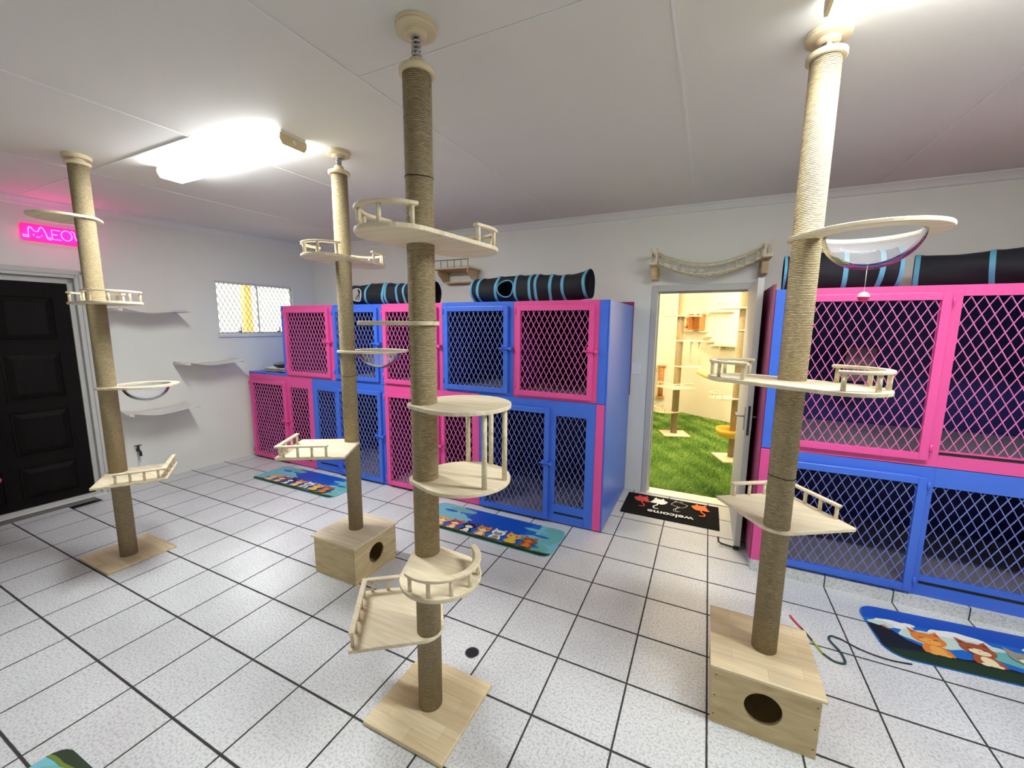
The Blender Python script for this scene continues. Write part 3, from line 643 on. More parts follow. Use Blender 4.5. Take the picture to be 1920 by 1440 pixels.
def den_box(root, x0, x1, y0, y1, h_, face):
    """hollow plywood den with a round entrance; bounds are relative to the root"""
    t = .012; w = .014
    walls = MB(); walls.box((x0, y0 + (t if face == 'front' else 0), 0), (x0+t, y1, h_))
    if face != 'right': walls.box((x1-t, y0+(t if face == 'front' else 0), 0), (x1, y1, h_))
    if face != 'front': walls.box((x0+t, y0, 0), (x1-(t if face == 'right' else 0), y0+t, h_))
    walls.box((x0+t, y1-t, 0), (x1-t, y1, h_)); walls.box((x0+t, y0+t, 0), (x1-t, y1-t, .008))
    b = walls.build('den_box', M['boxply'], root, bevel=.0015)
    m = MB()
    if face == 'front':
        m.T = Matrix.Translation((0, y0+t, 0)) @ Matrix.Rotation(PI/2, 4, 'X'); m.ring([(x0, 0), (x1, 0), (x1, h_), (x0, h_)], ((x0+x1)/2, h_*.53), .068, 0, t)
    else:
        m.T = Matrix.Translation((x1-t, 0, 0)) @ Matrix.Rotation(PI/2, 4, 'Z') @ Matrix.Rotation(PI/2, 4, 'X'); m.ring([(y0, 0), (y1, 0), (y1, h_), (y0, h_)], ((y0+y1)/2-.0, h_*.53), .068, 0, t)
    fp = m.build('entrance_panel', M['boxply'], b)
    for zz in (.04, .13, .225):
        for k in (0, 1):
            if face == 'front': p = (x0+.012 if k else x1-.012, y0-.0005, zz); q = (p[0], p[1]+.002, zz)
            else: p = (x1+.0005, y0+.012 if k else y1-.012, zz); q = (p[0]-.002, p[1], zz)
            MB().cyl(p, q, .003, 8).build('screw', M['drain'], fp)
    MB().box((x0-w, y0-w, h_), (x1+w, y1+w, h_+.012)).build('lid', M['ply'] if face == 'right' else M['plank'], b, bevel=.0015)
    return b
# front centre pole
A = pole_root('tall front sisal cat pole with six shelves on a square plank base', 3.373, .88)
MB().box((-.205, -.20, 0), (.20, .20, .018)).build('base_board', M['plank'], A, bevel=.004)
post(A, .018, 2.562, .0515, (2.215, 2.03, 1.695))
top(A, 2.562)
plat_S(A, 1.995, 82.5, .024, -.045, 1)
plat_tear(A, 1.695, 163, .17, .16)
p3 = plat_tear(A, 1.372, 32, .16, .19); p4 = plat_tear(A, 1.063, 32, .158, .19)
for (x, y) in ((.275, 0), (.30, .12), (.16, .265), (.05, .25)): MB().cyl((x, y, 1.062), (x, y, 1.357), .0105, 14).build('upright_dowel', M['ply'], p4)
dirr = math.radians(-36); dv = Vector((math.cos(dirr), math.sin(dirr)))*.176; out5 = tear(-36, .176, .155, .062)[0]
p5 = MB().prism(out5, .738-PT, .738).build('platform', M['ply'], A, bevel=.003)
rail(p5, arcp((dv.x, dv.y), .142, dirr-math.radians(76), dirr+math.radians(100), 28), .738, 6)
plat_sq(A, .376, 172, .385, .06, (.03, 1, .93), n=5)
# far left pole
Lp = pole_root('far left sisal cat pole beside the dark panelled door, with an acrylic bowl shelf', .688, .881)
MB().box((-.25, -.185, 0), (.17, .215, .018)).build('base_board', M['plank'], Lp, bevel=.004)
post(Lp, .018, 2.665, .0495, ()); top(Lp, 2.665)
plat_tear(Lp, 2.355, 205, .125, .175)
plat_S(Lp, 1.815, 174, .0, -.045, 1)
bowl_ring(Lp, 1.245, 72, .20, .19, .135, .12)
plat_sq(Lp, .640, 11, .385, .06, (.08, 1, .3), n=4)
# mid left pole on a den box
Mp = pole_root('sisal cat pole on a pale den box with a round hole in its right side', 2.235, 1.551)
den_box(Mp, -.182, .192, -.20, .182, .256, 'right')
post(Mp, .268, 2.60, .0475, (1.345,)); top(Mp, 2.60)
plat_S(Mp, 2.092, 97, .03, .0, 1)
bowl_ring(Mp, 1.512, 50, .20, .19, .140, .125)
plat_sq(Mp, .896, -104, .405, .05, (.25, 1, .75), n=4)
# right pole on a den box
Rp = pole_root('large sisal cat pole at the right, on a den box holed in front', 4.695, 1.549)
den_box(Rp, -.200, .176, -.197, .19, .262, 'front')
post(Rp, .274, 2.645, .049, (1.07,)); top(Rp, 2.645)
bowl_ring(Rp, 2.030, -6, .185, .215, .150, .135, off=.19)
plat_S(Rp, 1.473, -33, .01, -.05, -1)
plat_sq(Rp, .847, 78, .385, .055, (.2, 1, .8), n=4)
t = thing('hanging_toy', 'pink and white ball hanging on a string under the large acrylic bowl', 'cat toy', (4.884, 1.529, 1.797))
MB().lathe([(.0005, -.018)]+[(.018*math.cos(a), .018*math.sin(a)) for a in [-PI/2+PI*i/12 for i in range(1, 7)]], (0, 0, 0), 20).build('ball', mat('hot_pink_plush', srgb(232, 50, 110), .8), t)
MB().lathe([(.018*math.cos(a), .018*math.sin(a)) for a in [PI/2*i/6 for i in range(6)]]+[(.0005, .018)], (0, 0, 0), 20).build('white_cap', M['white'], t)
MB().cyl((0, 0, .017), (0, 0, .096), .0008, 5).build('string', M['white'], t)
# poles of the grass room
G1 = pole_root('sisal cat pole in the middle of the grass room, seen through the doorway', 3.986, 6.37)
G1.rotation_euler = (0, 0, math.radians(20))
MB().box((-.19, -.2, .012), (.2, .17, .028)).build('base_board', M['ply'], G1)
post(G1, .028, 2.66, .05); top(G1, 2.66)
plat_S(G1, 1.86, -22, 0, 0, 1, .58, bal=False); plat_tear(G1, 1.485, -10, .16, .18); q1 = plat_tear(G1, 1.095, -10, .16, .18)
for (x, y) in ((.2, .08), (.27, -.06), (.14, -.16), (.31, .02)): MB().cyl((x, y, 1.095), (x, y, 1.47), .009, 6).build('upright_dowel', M['ply'], q1)
plat_sq(G1, .79, -112, .40, .06, (.1, 1, .9), n=5, bal=False)
q4 = plat_tear(G1, .375, 165, .15, .17); rail(q4, arcp((.15*math.cos(2.88), .15*math.sin(2.88)), .158, 2.88-1.5, 2.88+1.7), .375, 6, h=.05, balusters=False)
G2 = pole_root('sisal cat pole with a yellow basket in the grass room, partly behind the open door', 4.76, 5.43)
G2.rotation_euler = (0, 0, math.radians(20))
MB().box((-.2, -.24, .012), (.2, .15, .028)).build('base_board', M['ply'], G2)
post(G2, .028, 2.66, .052); top(G2, 2.66)
plat_S(G2, 1.93, 150, .03, 0, 1, .58, bal=False); plat_tear(G2, 1.66, 20, .12, .15); plat_tear(G2, 1.27, 150, .1, .15)
q5 = plat_tear(G2, .80, 168, .17, .15); rail(q5, arcp((.17*math.cos(2.93), .17*math.sin(2.93)), .138, 2.93-1.5, 2.93+1.5), .80, 6, h=.05, balusters=False)
m = MB(); m.lathe([(.115, -.10), (.15, -.04), (.165, 0), (.172, .0), (.158, -.05), (.12, -.108), (.0005, -.11)], (-.08, -.08, .42), 28); m.build('basket', mat('yellow_wicker', srgb(232, 186, 70), .7, noise=.3, nscale=60), G2)
# fabric tunnel slung between them
m = MB(); pts = [Vector((4.30, 6.02, 1.06)).lerp(Vector((4.66, 5.60, 1.02)), i/12) - Vector((0, 0, .03*math.sin(PI*i/12))) for i in range(13)]
m.tube([tuple(p) for p in pts], .05, 20, caps=False); tag(m.build('slung_tunnel', mat('tan_fabric', srgb(216, 186, 128), .8)), 'tan fabric tube slung between the two poles of the grass room', 'cat tunnel')
# climbing pieces on the slanting wall
def on_wall(name, label, cat, u, z): return thing(name, label, cat, mat4=DGM(u, 0, z))
t = on_wall('wall_box', 'orange wooden wall box open at the front, on the grass room wall', 'wall box', .22, 1.64)
m = MB(); m.box((0, 0, 0), (.24, .012, .29)).box((0, .012, 0), (.24, .17, .012)).box((0, .012, .278), (.24, .17, .29)).box((0, .012, .012), (.012, .17, .278)).box((.228, .012, .012), (.24, .17, .278)); m.build('box_shell', M['orangewood'], t)
m = MB(); m.box((-.18, .0, -.03), (.1, .2, -.012)); m.build('lower_shelf', M['ply'], t)
t = on_wall('moon_shelf', 'orange crescent moon shaped wooden piece beside the wall box', 'wall toy', .02, 1.67)
cr_ = [(.09*math.cos(a), .1*math.sin(a)) for a in np.linspace(-PI/2, PI/2, 16)] + [(-.02+.07*math.cos(a), .01+.085*math.sin(a)) for a in np.linspace(PI/2, -PI/2, 16)]
m = MB(); m.T = Matrix.Rotation(PI/2, 4, 'X') @ Matrix.Translation((.1, .1, -.15)); m.prism(cr_, 0, .12); m.build('crescent', M['orangewood'], t)
for i, (u, z, w_) in enumerate(((.44, 1.60, .10), (.50, 1.51, .12), (.56, 1.42, .13), (.66, 1.36, .16))):
    m = MB(); m.T = DGM(u, 0, z); m.box((0, 0, 0), (w_, .14, .022)); tag(m.build('wall_step', M['ply']), ['topmost', 'second', 'third', 'lowest'][i] + ' pale wooden wall step below the orange box', 'wall step', 'pale steps on the grass room wall')
t = on_wall('wall_shelf', 'pale wooden shelf on brackets low on the grass room wall, left of the second pole', 'wall shelf', .84, 1.36)
MB().box((0, 0, 0), (.36, .2, .018)).build('board', M['ply'], t); MB().box((.02, 0, -.07), (.04, .16, 0)).build('bracket', M['ply'], t); MB().box((.31, 0, -.07), (.33, .16, 0)).build('bracket', M['ply'], t)
t = on_wall('wall_shelf', 'high pale wooden shelf on the grass room wall above the steps', 'wall shelf', .56, 1.95); MB().box((0, 0, 0), (.45, .12, .018)).build('board', M['ply'], t)
t = thing('scratching_post', 'orange-brown scratching post on the far left wall of the grass room', 'scratching post', (3.58, 8.2, .28))
MB().cyl((0, 0, .03), (0, 0, .62), .05, 18).build('post', M['orangewood'], t); m = MB(); m.box((-.08, -.06, .62), (.08, .07, .645)).box((-.08, -.06, 0), (.08, .07, .025)); m.build('end_board', M['orangewood'], t)
m = MB(); m.tube([(-.06+.035*math.cos(a), -.06, .56+.035*math.sin(a)) for a in np.linspace(0, 2*PI, 16)], .006, 6).tube([(-.06+.035*math.cos(a), -.06, -.02+.035*math.sin(a)) for a in np.linspace(0, 2*PI, 16)], .006, 6); m.build('rope_loop', M['rope'], t)

# ------------------------------------------------------------ sling shelves on the left wall
def sling(label, u0, u1, z, out=.36, sag=.035):
    t = thing('sling_shelf', label, 'cat shelf', mat4=WLM(u0, 0, z)); W = u1-u0; v0, v1 = .004, out
    for x in (0, W): MB().cyl((x, v0, .012), (x, v1, .012), .011, 12).build('side_rod', M['ply'], t)
    n, k = 24, 10; vs = []
    for i in range(n+1):
        for j in range(k+1):
            s = i/n; q = j/k; z_ = .025 - sag*math.sin(PI*s)**.9*(1+.25*math.sin(PI*q)) - .005*math.sin(9*s+5*q)
            vs.append((W*s, v0+.012+(v1-.03-v0)*q + .012*math.sin(PI*s)*(q-.5), z_))
    m = MB(); m.add(vs, [(i*(k+1)+j, i*(k+1)+j+1, (i+1)*(k+1)+j+1, (i+1)*(k+1)+j) for i in range(n) for j in range(k)], True)
    o = m.build('canvas', M['canvas'], t); md = o.modifiers.new('thick', 'SOLIDIFY'); md.thickness = .004
    for x in (0, W): MB().tube([(x, v0+.012, .012), (x, v1-.02, .012)], .016, 14).build('canvas_sleeve', M['canvas'], t)
    return t
sling('topmost grey canvas sling shelf on the left wall, just right of the far left pole', .90, 1.45, 1.79)
sling('grey canvas sling shelf on the left wall below the window', 1.40, 1.96, 1.235)
sling('lowest grey canvas sling shelf on the left wall, under the acrylic bowl', .89, 1.45, .775, sag=.04)

# ------------------------------------------------------------ neon sign
t = thing('neon_sign', 'glowing pink neon MEOW sign on the wall above the dark door', 'neon sign', mat4=WLM(.435, .012, 2.40))
m = MB(); out = fillet([(-.02, -.028), (.43, -.028), (.43, .117), (-.02, .117)], .02); m.T = Matrix.Rotation(PI/2, 4, 'X') @ Matrix.Translation((0, 0, -.006)); m.prism(out, 0, .006); m.build('backing_panel', M['neonback'], t)
def neon(paths, nme):
    m = MB()
    for p in paths: m.tube([(x, .022, z) for x, z in p], .0032, 8)
    return m.build(nme, M['neon'], t)
neon([[(.021, .0), (.023, .06), (.030, .088), (.040, .085), (.056, .058), (.068, .053), (.08, .056), (.092, .09), (.103, .097), (.115, .08), (.127, .04), (.132, .003)]], 'letter_m')
neon([[(-.013, .018), (.016, .015)], [(-.013, .004), (.016, .001)], [(.133, .013), (.156, .014)], [(.133, .0), (.156, .0)], [(.051, .030), (.052, .020)], [(.099, .030), (.100, .020)], [(.066, .012), (.077, .006), (.088, .010)]], 'cat_face')
neon([[(.213, .087), (.162, .087), (.162, .007), (.215, .005)], [(.163, .047), (.195, .047)]], 'letter_e')
neon([[(.253+.034*math.cos(a), .051+.043*math.sin(a)) for a in np.linspace(0, 2*PI, 25)], [(.283, .097), (.299, .09)]], 'letter_o')
neon([[(.302, .09), (.307, .04), (.322, .005), (.338, -.006), (.352, .02), (.360, .05), (.370, .02), (.385, -.004), (.40, .03), (.405, .09)]], 'letter_w')

# ------------------------------------------------------------ ceiling lights
def light(label, x0, x1, y0, y1):
    t = thing('fluorescent_light', label, 'ceiling light', ((x0+x1)/2, (y0+y1)/2, CZ((y0+y1)/2)+.002)); w, d = (x1-x0)/2, (y1-y0)/2
    MB().box((-w, -d*.96, -.02), (w, d*.96, 0)).build('housing', M['white'], t, bevel=.002)
    m = MB(); pr = [(-d, -.018), (-d, -.045), (-d*.8, -.072), (d*.8, -.072), (d, -.045), (d, -.018)]; n = len(pr)
    vs = [(x, y, z) for x in (-w+.01, w-.01) for y, z in pr]; m.add(vs, [(i, i+1, n+i+1, n+i) for i in range(n-1)], False); m.build('diffuser', M['tube'], t)
    e = mat('end_cap_cream', srgb(214, 196, 150), .5)
    for s in (-1, 1):
        x = s*w; m = MB(); vs = [(xx, y*1.02, z*1.02) for xx in (x-s*.012, x) for y, z in pr]; m.add(vs, [(i, (i+1) % n, n+(i+1) % n, n+i) for i in range(n)] + [tuple(range(n))[::-1], tuple(range(n, 2*n))], False)
        c = m.build('end_cap', e, t); MB().cyl((x, 0, -.045), (x+s*.002, 0, -.045), .013, 16).build('cap_ring', M['white'], c)
    l = area('tube_glow', ((x0+x1)/2, (y0+y1)/2, CZ((y0+y1)/2)-.074), (0, 0, 0), x1-x0-.06, (y1-y0)*.8, LAMPW, (.96, 1.0, .97))
    return t
light('lit fluorescent ceiling light between the far left and mid-left poles', .92, 2.20, 1.195, 1.355)
light('lit fluorescent ceiling light above the right pole, cut off by the top of the picture', 4.64, 5.92, 1.175, 1.335)

# ------------------------------------------------------------ rope bridge above the doorway
t = thing('rope_bridge', 'rope and slat cat bridge on the wall above the doorway', 'cat bridge', (3.86, YB, 2.12)); bx0, by0, bz0 = 3.86, YB, 2.12
T = Matrix.Translation((-bx0, -by0, -bz0))
ya, yb2 = 3.55, 3.74
def deck(s): return 2.255 - .115*math.sin(PI*s)**.9 + .0*s
ends = ((3.85, 3.92, 2.235), (4.73, 4.80, 2.25))
for (x0, x1, z) in ends:
    m = MB(); m.T = T; m.box((x0, 3.52, z-.0), (x1, 3.788, z+.022)); m.build('end_board', M['ply'], t)
    m = MB(); m.T = T; m.box((x0+.012, 3.64, z-.115), (x1-.012, 3.788, z)); m.box((x0, 3.77, z-.12), (x1, 3.788, z)); m.build('wall_bracket', M['boxply'], t)
    for y in (3.53, 3.76):
        for x in (x0+.008, x1-.012):
            m = MB(); m.T = T; m.box((x, y, z+.022), (x+.014, y+.018, z+.14)); m.build('end_stake', M['ply'], t)
    m = MB(); m.T = T; m.box((x0+.008, 3.548, z+.10), (x0+.022, 3.76, z+.12)); m.build('cross_bar', M['ply'], t)
for i in range(13):
    s = (i+.5)/13; x = 3.92+(4.73-3.92)*s; z = deck(s); z2 = (deck(s+.02)-deck(s-.02))/.04/.81 if .03 < s < .97 else 0
    m = MB(); m.T = T @ Matrix.Translation((x, 3.645, z)) @ Matrix.Rotation(-math.atan(z2), 4, 'Y'); m.box((-.021, -.105, -.005), (.021, .105, .005)); m.build('slat', M['ply'], t, bevel=.002)
for y in (ya, yb2):
    m = MB(); m.T = T; m.tube([(3.92+.81*k/30, y, deck(k/30)+.085) for k in range(31)], .0065, 8); m.build('hand_rope', M['palerope'], t)
    m = MB(); m.T = T; m.tube([(3.92+.81*k/30, y, deck(k/30)-.004) for k in range(31)], .005, 8); m.build('deck_rope', M['palerope'], t)
    for i in range(11):
        m = MB(); m.T = T; s = (i+.5)/11; x = 3.92+.81*s; m.tube([(x, y, deck(s)), (x, y, deck(s)+.085)], .0045, 6); m.build('upright_rope', M['palerope'], t)
# small lodge shelf on the back wall
t = thing('wall_lodge', 'pale wooden wall shelf with a wire railing, just right of the front cat pole', 'cat shelf', (1.72, YB, 2.17))
MB().box((-.24, -.27, .135), (.25, -.003, .152)).build('top_board', M['boxply'], t, bevel=.002)
for x in (-.20, .20):
    m = MB(); m.T = Matrix.Translation((x, 0, 0)) @ Matrix.Rotation(PI/2, 4, 'Z') @ Matrix.Rotation(PI/2, 4, 'X'); m.prism([(-.003, 0), (-.003, .135), (-.24, .135), (-.24, .10), (-.10, 0)], 0, .016); m.build('side_bracket', M['boxply'], t)
MB().box((-.20, -.11, 0), (.216, -.003, .014)).build('bottom_board', M['boxply'], t)
m = MB(); m.tube([(-.22, -.26, .235), (.235, -.26, .235)], .004, 8)
for x in (-.22, -.13, -.04, .05, .14, .23): m.cyl((x, -.26, .15), (x, -.26, .235), .003, 6)
m.build('wire_railing', M['drain'], t)

# ------------------------------------------------------------ small fixtures
t = thing('light_switch', 'square white blank switch plate beside the doorway', 'switch', (3.745, YB, 1.27))
MB().box((-.042, -.011, -.058), (.042, 0, .058)).build('plate', mat('switch_plastic', srgb(242, 243, 240), .3), t, bevel=.003); MB().box((-.034, -.0095, -.05), (.034, -.0075, .05)).build('rocker', M['white'], t, bevel=.001)
t = thing('water_tap', 'black garden tap low on the left wall behind the far left pole', 'tap', mat4=WLM(1.0, 0, .36))
MB().tube([(0, 0, 0), (0, .06, 0), (0, .075, -.01), (0, .08, -.05)], .012, 10).build('spout', M['black'], t); m = MB(); m.cyl((0, .03, 0), (0, .03, .05), .011, 10).cyl((-.03, .03, .055), (.03, .03, .055), .005, 8); m.build('tap_handle', M['black'], t)
MB().cyl((0, .012, -.36), (0, .012, 0), .008, 10).build('supply_pipe', M['white'], t)
t = thing('floor_drain', 'round metal floor drain right of the front cat pole', 'drain', (3.385, 1.215, 0))
MB().lathe([(.0005, .001), (.034, .001), (.036, .0012)], n=32).build('drain_grate', M['drain'], t); m = MB()
for i in range(-3, 4):
    for j in range(-3, 4):
        x, y = i*.0095+(j % 2)*.0047, j*.0085
        if x*x+y*y < .028**2: m.lathe([(.0002, .0016), (.0032, .0016)], (x, y, 0), 8)
m.build('drain_holes', M['black'], t)
MB().lathe([(.034, .0004), (.034, .0028), (.037, .0028), (.038, .0004)], n=36).build('drain_rim', M['steel'], t)
m = MB(); m.box((-.80, 1.03, .0005), (-.72, 1.24, .0022)); tag(m.build('floor_slot', M['black']), 'dark slot in the floor beside the dark door step', 'drain')
m = MB(); m.box((-.93, .2, .0004), (-.81, 1.24, .0015)); struct(m.build('trim_8', mat('worn_concrete', srgb(118, 116, 112), .9, noise=.3, nscale=14)))
# pink knob at the picture's left edge, on the dark door
m = MB(); m.lathe([(.0005, -.022)]+[(.022*math.cos(a), .022*math.sin(a)) for a in [-PI/2+PI*i/10 for i in range(1, 10)]]+[(.0005, .022)], (0, 0, 0), 18); o = m.build('pink_pompom', mat('pink_felt', srgb(220, 90, 130), .9)); o.matrix_world = WLM(.079, -.03, .332); tag(o, 'small pink pompom hanging by the dark door at the left edge', 'cat toy')
# wand toy ribbon on the floor
t = thing('wand_toy', 'cat wand toy with a striped ribbon lying on the tiles beside the right den box', 'cat toy', (5.0, 2.1, 0)); T = Matrix.Translation((-5.0, -2.1, 0))
def sm(pts, n=6):
    P = [Vector(p) for p in pts]; P = [P[0]*2-P[1]]+P+[P[-1]*2-P[-2]]; out = []
    for i in range(1, len(P)-2):
        for k in range(n):
            s = k/n; a, b_, c, d = P[i-1], P[i], P[i+1], P[i+2]; out.append(tuple(.5*((2*b_)+(c-a)*s+(2*a-5*b_+4*c-d)*s*s+(3*b_-a-3*c+d)*s**3)))
    return out+[tuple(P[-2])]
for nm_, c, pts, r in (('ribbon_red_end', (196, 44, 66), [(4.925, 2.275, .005), (4.94, 2.23, .005), (4.965, 2.18, .005)], .006), ('ribbon', (40, 62, 58), [(4.965, 2.18, .005), (4.985, 2.13, .006), (5.00, 2.09, .005)], .0055),
                  ('ribbon_green_end', (156, 172, 60), [(5.00, 2.09, .005), (5.015, 2.05, .005), (5.03, 2.01, .005)], .006), ('ribbon', (44, 70, 72), [(5.03, 2.01, .005), (5.07, 1.975, .005), (5.115, 1.985, .005), (5.115, 2.06, .006), (5.085, 2.14, .005), (5.10, 2.18, .005), (5.14, 2.175, .006)], .006)):
    m = MB(); m.T = T; m.tube(sm(pts), r, 8, flat=.6); m.build(nm_, mat(nm_, srgb(*c), .8), t)
m = MB(); m.T = T; m.tube(sm([(5.14, 2.175, .006), (5.22, 2.13, .005), (5.32, 2.11, .005), (5.42, 2.125, .005)]), .0035, 8); m.build('wand_stick', M['black'], t)

# ------------------------------------------------------------ printed mats
def blob(cx, cy, rx, ry, n=24, wob=0., seed=0):
    rr = random.Random(seed); ph = rr.uniform(0, 6); return [(cx+rx*(1+wob*math.sin(5*2*PI*k/n+ph))*math.cos(2*PI*k/n), cy+ry*(1+wob*math.sin(7*2*PI*k/n+ph))*math.sin(2*PI*k/n)) for k in range(n)]
def clip(poly, W, H, R=.07):
    """keep a drawing inside the rounded mat outline"""
    out = []
    for x, y in poly:
        x = max(-W/2, min(W/2, x)); y = max(-H/2, min(H/2, y))
        cx, cy = max(-W/2+R, min(W/2-R, x)), max(-H/2+R, min(H/2-R, y)); d = math.hypot(x-cx, y-cy)
        if d > R: x, y = cx+(x-cx)*R/d, cy+(y-cy)*R/d
        out.append((x, y))
    return out
PM = {}
def pm(name, c, rough=.5):
    if name not in PM: PM[name] = mat('print_'+name, srgb(*c), rough)
    return PM[name]
COL = dict(sky=(30, 104, 196), deep=(12, 78, 186), cyan=(120, 190, 206), teal=(110, 178, 172), cloud=(198, 218, 206), white=(236, 236, 226), grass=(28, 52, 22), moss=(110, 130, 40), orange=(222, 130, 44), gold=(232, 168, 76),
           rust=(168, 80, 40), black=(20, 22, 26), cream=(238, 222, 180), red=(196, 70, 48), grey=(150, 150, 138), pink=(206, 128, 116), brown=(104, 56, 36), nose=(40, 24, 22), yellow=(228, 196, 70))
ORDER = list(COL)
class Art:
    def __init__(s, W, H, h, base, R=.07):
        s.W, s.H, s.h, s.R = W, H, h, R; s.m = MB(); s.k = 0; s.mats = []
        s.out = fillet([(-W/2, -H/2), (W/2, -H/2), (W/2, H/2), (-W/2, H/2)], R); s.m.prism(s.out, 0, h); s.mi(base)
        for i in range(len(s.m.m)): s.m.m[i] = s.mi(base)
    def mi(s, c):
        if c not in s.mats: s.mats.append(c)
        return s.mats.index(c)
    def poly(s, pts, c, cl=True):
        s.k += 1; z = s.h + .00012*s.k; pts = clip(pts, s.W, s.H, s.R) if cl else pts
        s.m.mi = s.mi(c); n = len(pts); cx = sum(p[0] for p in pts)/n; cy = sum(p[1] for p in pts)/n
        s.m.add([(x, y, z) for x, y in pts], [tuple(range(n))], False)
    def ell(s, cx, cy, rx, ry, c, wob=0, seed=0): s.poly(blob(cx, cy, rx, ry, 22, wob, seed), c)
    def band(s, y0, y1, c, wavy=0, n=40, x0=None, x1=None, ph=0.):
        x0 = -s.W/2 if x0 is None else x0; x1 = s.W/2 if x1 is None else x1
        xs = [x0+(x1-x0)*i/n for i in range(n+1)]
        s.poly([(x, y0) for x in xs] + [(x, y1+wavy*math.sin(x*23+ph)+wavy*.6*math.sin(x*51+ph)) for x in xs[::-1]], c)
    def cat(s, x, y, k, fur, light, ear='pink', sleepy=False, look=0.):
        """a small sitting kitten, k = height"""
        E = s.ell; P = s.poly
        P([(x+.34*k*math.cos(a), y+.02*k+.36*k*max(math.sin(a), -.25)) for a in [2*PI*i/20 for i in range(20)]], fur)     # body
        E(x+.02*k, y+.10*k, .17*k, .20*k, light)                       # chest
        for sx in (-1, 1):
            P([(x+sx*.36*k, y+.60*k), (x+sx*.34*k, y+.98*k), (x+sx*.08*k, y+.78*k)], fur); P([(x+sx*.32*k, y+.68*k), (x+sx*.315*k, y+.88*k), (x+sx*.16*k, y+.76*k)], ear)
        E(x, y+.56*k, .40*k, .27*k, fur); E(x, y+.46*k, .24*k, .14*k, light)
        for sx in (-1, 1):
            if sleepy: E(x+sx*.17*k, y+.56*k, .075*k, .018*k, 'nose')
            else: E(x+sx*.17*k, y+.57*k, .052*k, .062*k, 'nose'); E(x+sx*.17*k+.015*k, y+.59*k, .016*k, .018*k, 'white')
            E(x+sx*.14*k, y-.06*k, .10*k, .06*k, light)
        P([(x-.035*k, y+.50*k), (x+.035*k, y+.50*k), (x, y+.46*k)], 'red')
    def done(s, name, label, x, y, rz):
        o = s.m.build(name, [pm(c, COL[c]) for c in s.mats]); o.location = (x, y, .0005); o.rotation_euler = (0, 0, rz); return tag(o, label, 'mat')
def kitten_mat(label, x, y, rz, W=1.26, H=.43):
    a = Art(W, H, .007, 'cyan')
    a.band(-H/2, H/2, 'sky', x0=-W/2+.28, x1=W/2-.22)
    a.band(-.02, H/2, 'deep', x0=-.22, x1=W/2-.30)
    for i, (cx, cy, rx, ry, c) in enumerate(((-.50, .06, .16, .20, 'cyan'), (-.36, -.02, .16, .12, 'cyan'), (-.34, .15, .14, .035, 'teal'), (-.27, .02, .10, .025, 'cyan'), (.46, -.05, .15, .09, 'cyan'), (.54, .10, .09, .16, 'teal'), (.40, .115, .11, .022, 'cyan'), (.42, -.12, .17, .07, 'teal'), (.0, -.12, .5, .06, 'sky'), (-.44, .10, .07, .02, 'sky'), (.47, .04, .07, .018, 'sky'))):
        a.ell(cx, cy, rx, ry, c, .05, i)
    a.band(-H/2, -H/2+.048, 'moss', .006); a.band(-H/2, -H/2+.036, 'grass', .005)
    for i, (f, l, e) in enumerate((('gold', 'cream', 'pink'), ('red', 'cream', 'pink'), ('black', 'white', 'pink'), ('orange', 'cream', 'gold'), ('white', 'grey', 'pink'), ('gold', 'yellow', 'orange'), ('rust', 'orange', 'pink'))):
        a.cat(-.405+.137*i, -H/2+.055, .150, f, l, e)
    return a.done('kitten_mat', label, x, y, rz)
kitten_mat('seven-kitten blue sky mat in front of the lower left cages, behind the mid-left pole', .56, 2.44, math.radians(0), 1.24)
kitten_mat('blue sky mat with seven little kittens in front of the rightmost lower blue cage', 2.81, 2.425, math.radians(-1))
kitten_mat('mat corner with green edge at the bottom left of the picture, mostly cut off', 2.80, -.105, PI+.02)
a = Art(1.26, .43, .007, 'sky', .10); H = .43
a.band(.09, H/2, 'deep', .006)
for i, (cx, cy, rx, ry, c) in enumerate(((-.50, .07, .09, .035, 'white'), (-.56, .05, .06, .03, 'cloud'), (-.42, .09, .03, .015, 'white'), (-.22, .05, .14, .06, 'white'), (-.36, .0, .14, .06, 'cloud'), (-.16, .01, .18, .05, 'cloud'), (.02, -.03, .16, .06, 'teal'), (.17, .08, .12, .055, 'cloud'), (.24, .03, .18, .07, 'cloud'), (.32, -.04, .22, .08, 'teal'), (.5, .06, .12, .06, 'cloud'))): a.ell(cx, cy, rx, ry, c, .07, i+30)
a.band(-H/2, -H/2+.105, 'black', .008); a.band(-H/2, -H/2+.085, 'grass', .005)
a.poly([(-.63, -.16), (-.63, .03), (-.61, .04), (-.575, .03), (-.545, .045), (-.52, .0), (-.49, -.05), (-.44, -.08), (-.36, -.12)], 'black'); a.poly([(-.565, .03), (-.545, .048), (-.53, .005)], 'pink')
a.cat(-.375, -H/2+.105, .185, 'orange', 'gold', 'rust', True); a.cat(-.175, -H/2+.105, .18, 'rust', 'cream', 'brown', True); a.cat(.02, -H/2+.105, .18, 'grey', 'cream', 'pink', True); a.cat(.24, -H/2+.105, .18, 'gold', 'cream', 'pink', True)
a.done('kitten_mat', 'blue sky mat with large dozing kittens in front of the right cage bank', 5.945, 2.415, math.radians(4.5))
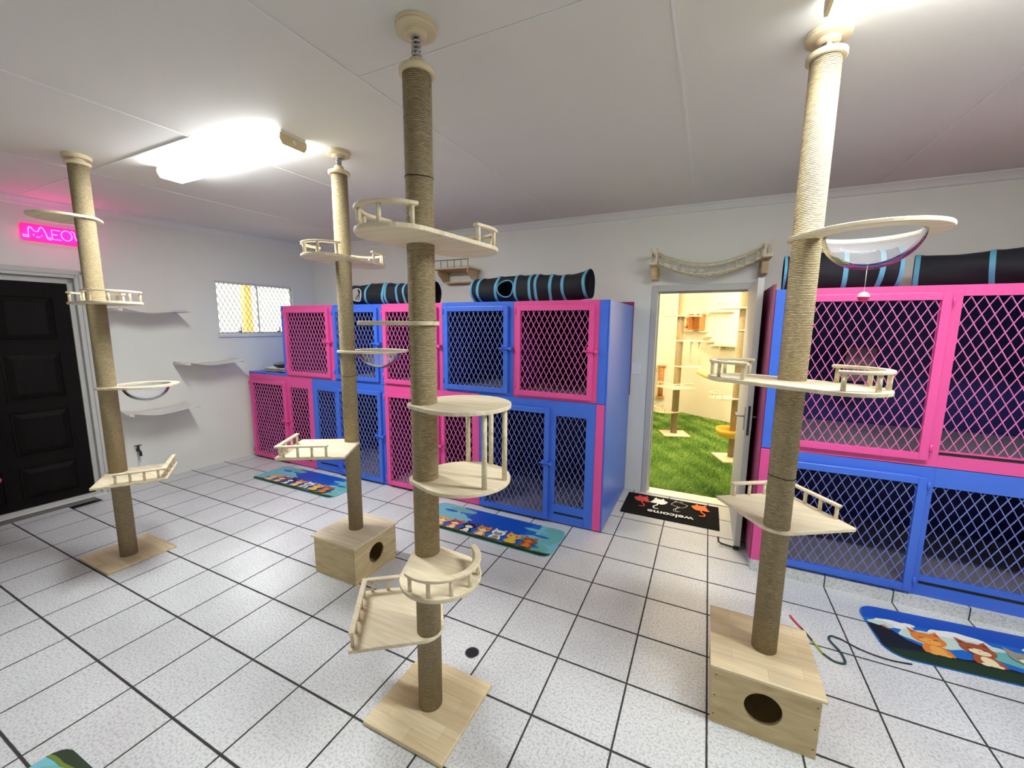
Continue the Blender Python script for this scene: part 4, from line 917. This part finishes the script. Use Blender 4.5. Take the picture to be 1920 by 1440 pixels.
# black welcome mat: cat silhouettes, lettering upside down to the camera
m = MB(); W, H = .82, .49
m.prism(fillet([(-W/2, -H/2), (W/2, -H/2), (W/2, H/2), (-W/2, H/2)], .004), 0, .006)
mats = [mat('black_rubber_mat', srgb(20, 20, 22), .95, spec=.15), mat('mat_red', srgb(214, 56, 66), .7), mat('mat_white', srgb(236, 236, 232), .7), mat('mat_orange', srgb(240, 112, 44), .7)]
kz = [.0062]
def flatp(pts, mi): kz[0] += .00008; m.mi = mi; m.add([(x, y, kz[0]) for x, y in pts], [tuple(range(len(pts)))], False)
def flatline(pts, w, mi):
    P = [Vector(p) for p in pts]
    for a_, b_ in zip(P[:-1], P[1:]):
        d = (b_-a_).normalized(); n_ = Vector((-d.y, d.x))*w/2; flatp([tuple(a_-n_-d*w*.2), tuple(b_-n_+d*w*.2), tuple(b_+n_+d*w*.2), tuple(a_+n_-d*w*.2)], mi)
def matcat(cx, cy, mi, outline=False, flip=1):
    # local drawing is upright for a reader standing at the doorway, i.e. upside down for the camera
    def q(p): return (cx-p[0]*flip*1.2, cy-p[1]*1.2)
    body = [(.055*math.cos(a)*(1+.10*math.sin(2*a+.6)), .01-.048*math.sin(a)-.006*math.cos(3*a)) for a in [2*PI*i/26 for i in range(26)]]
    tail = sm([(-.01, .045, 0), (-.015, .085, 0), (-.035, .115, 0), (-.03, .15, 0), (.0, .155, 0)], 5)
    if outline:
        flatline([q(p) for p in body+body[:1]], .004, mi); flatline([q((p[0], p[1])) for p in tail], .004, mi); flatline([q((p[0]+.014, p[1]-.008)) for p in tail[2:]], .004, mi)
        for e in (-.03, .01): flatline([q((e-.012, -.035)), q((e, -.052)), q((e+.012, -.035))], .004, mi)
    else:
        flatp([q(p) for p in body], mi)
        for e in (-.035, .02): flatp([q((e-.016, -.028)), q((e, -.062)), q((e+.016, -.028))], mi)
        flatline([q((p[0], p[1])) for p in tail], .013, mi)
        flatp([q((-.045+.026*math.cos(a), .045+.014*math.sin(a))) for a in [2*PI*i/14 for i in range(14)]], mi)
# drawn with the body towards the grass room (+y) and the tail towards the camera
def q2(cx, mi, **k):
    matcat(cx, .135, mi, **k)
q2(-.27, 1); q2(-.10, 2, flip=-1); q2(.075, 2, outline=True, flip=-1); q2(.25, 3)
vs, fs = text_mesh('welcome', .095)
kz[0] += .0001; m.mi = 2; m.add([(-x*1.12+.01, -y-.115, kz[0]) for x, y, z in vs], fs, False)
o = m.build('welcome_mat', mats); o.location = (4.165, 3.465, .0005); o.rotation_euler = (0, 0, 0); tag(o, 'black welcome mat with four cat shapes in front of the grass room doorway', 'mat')
# fix mat material of edge faces
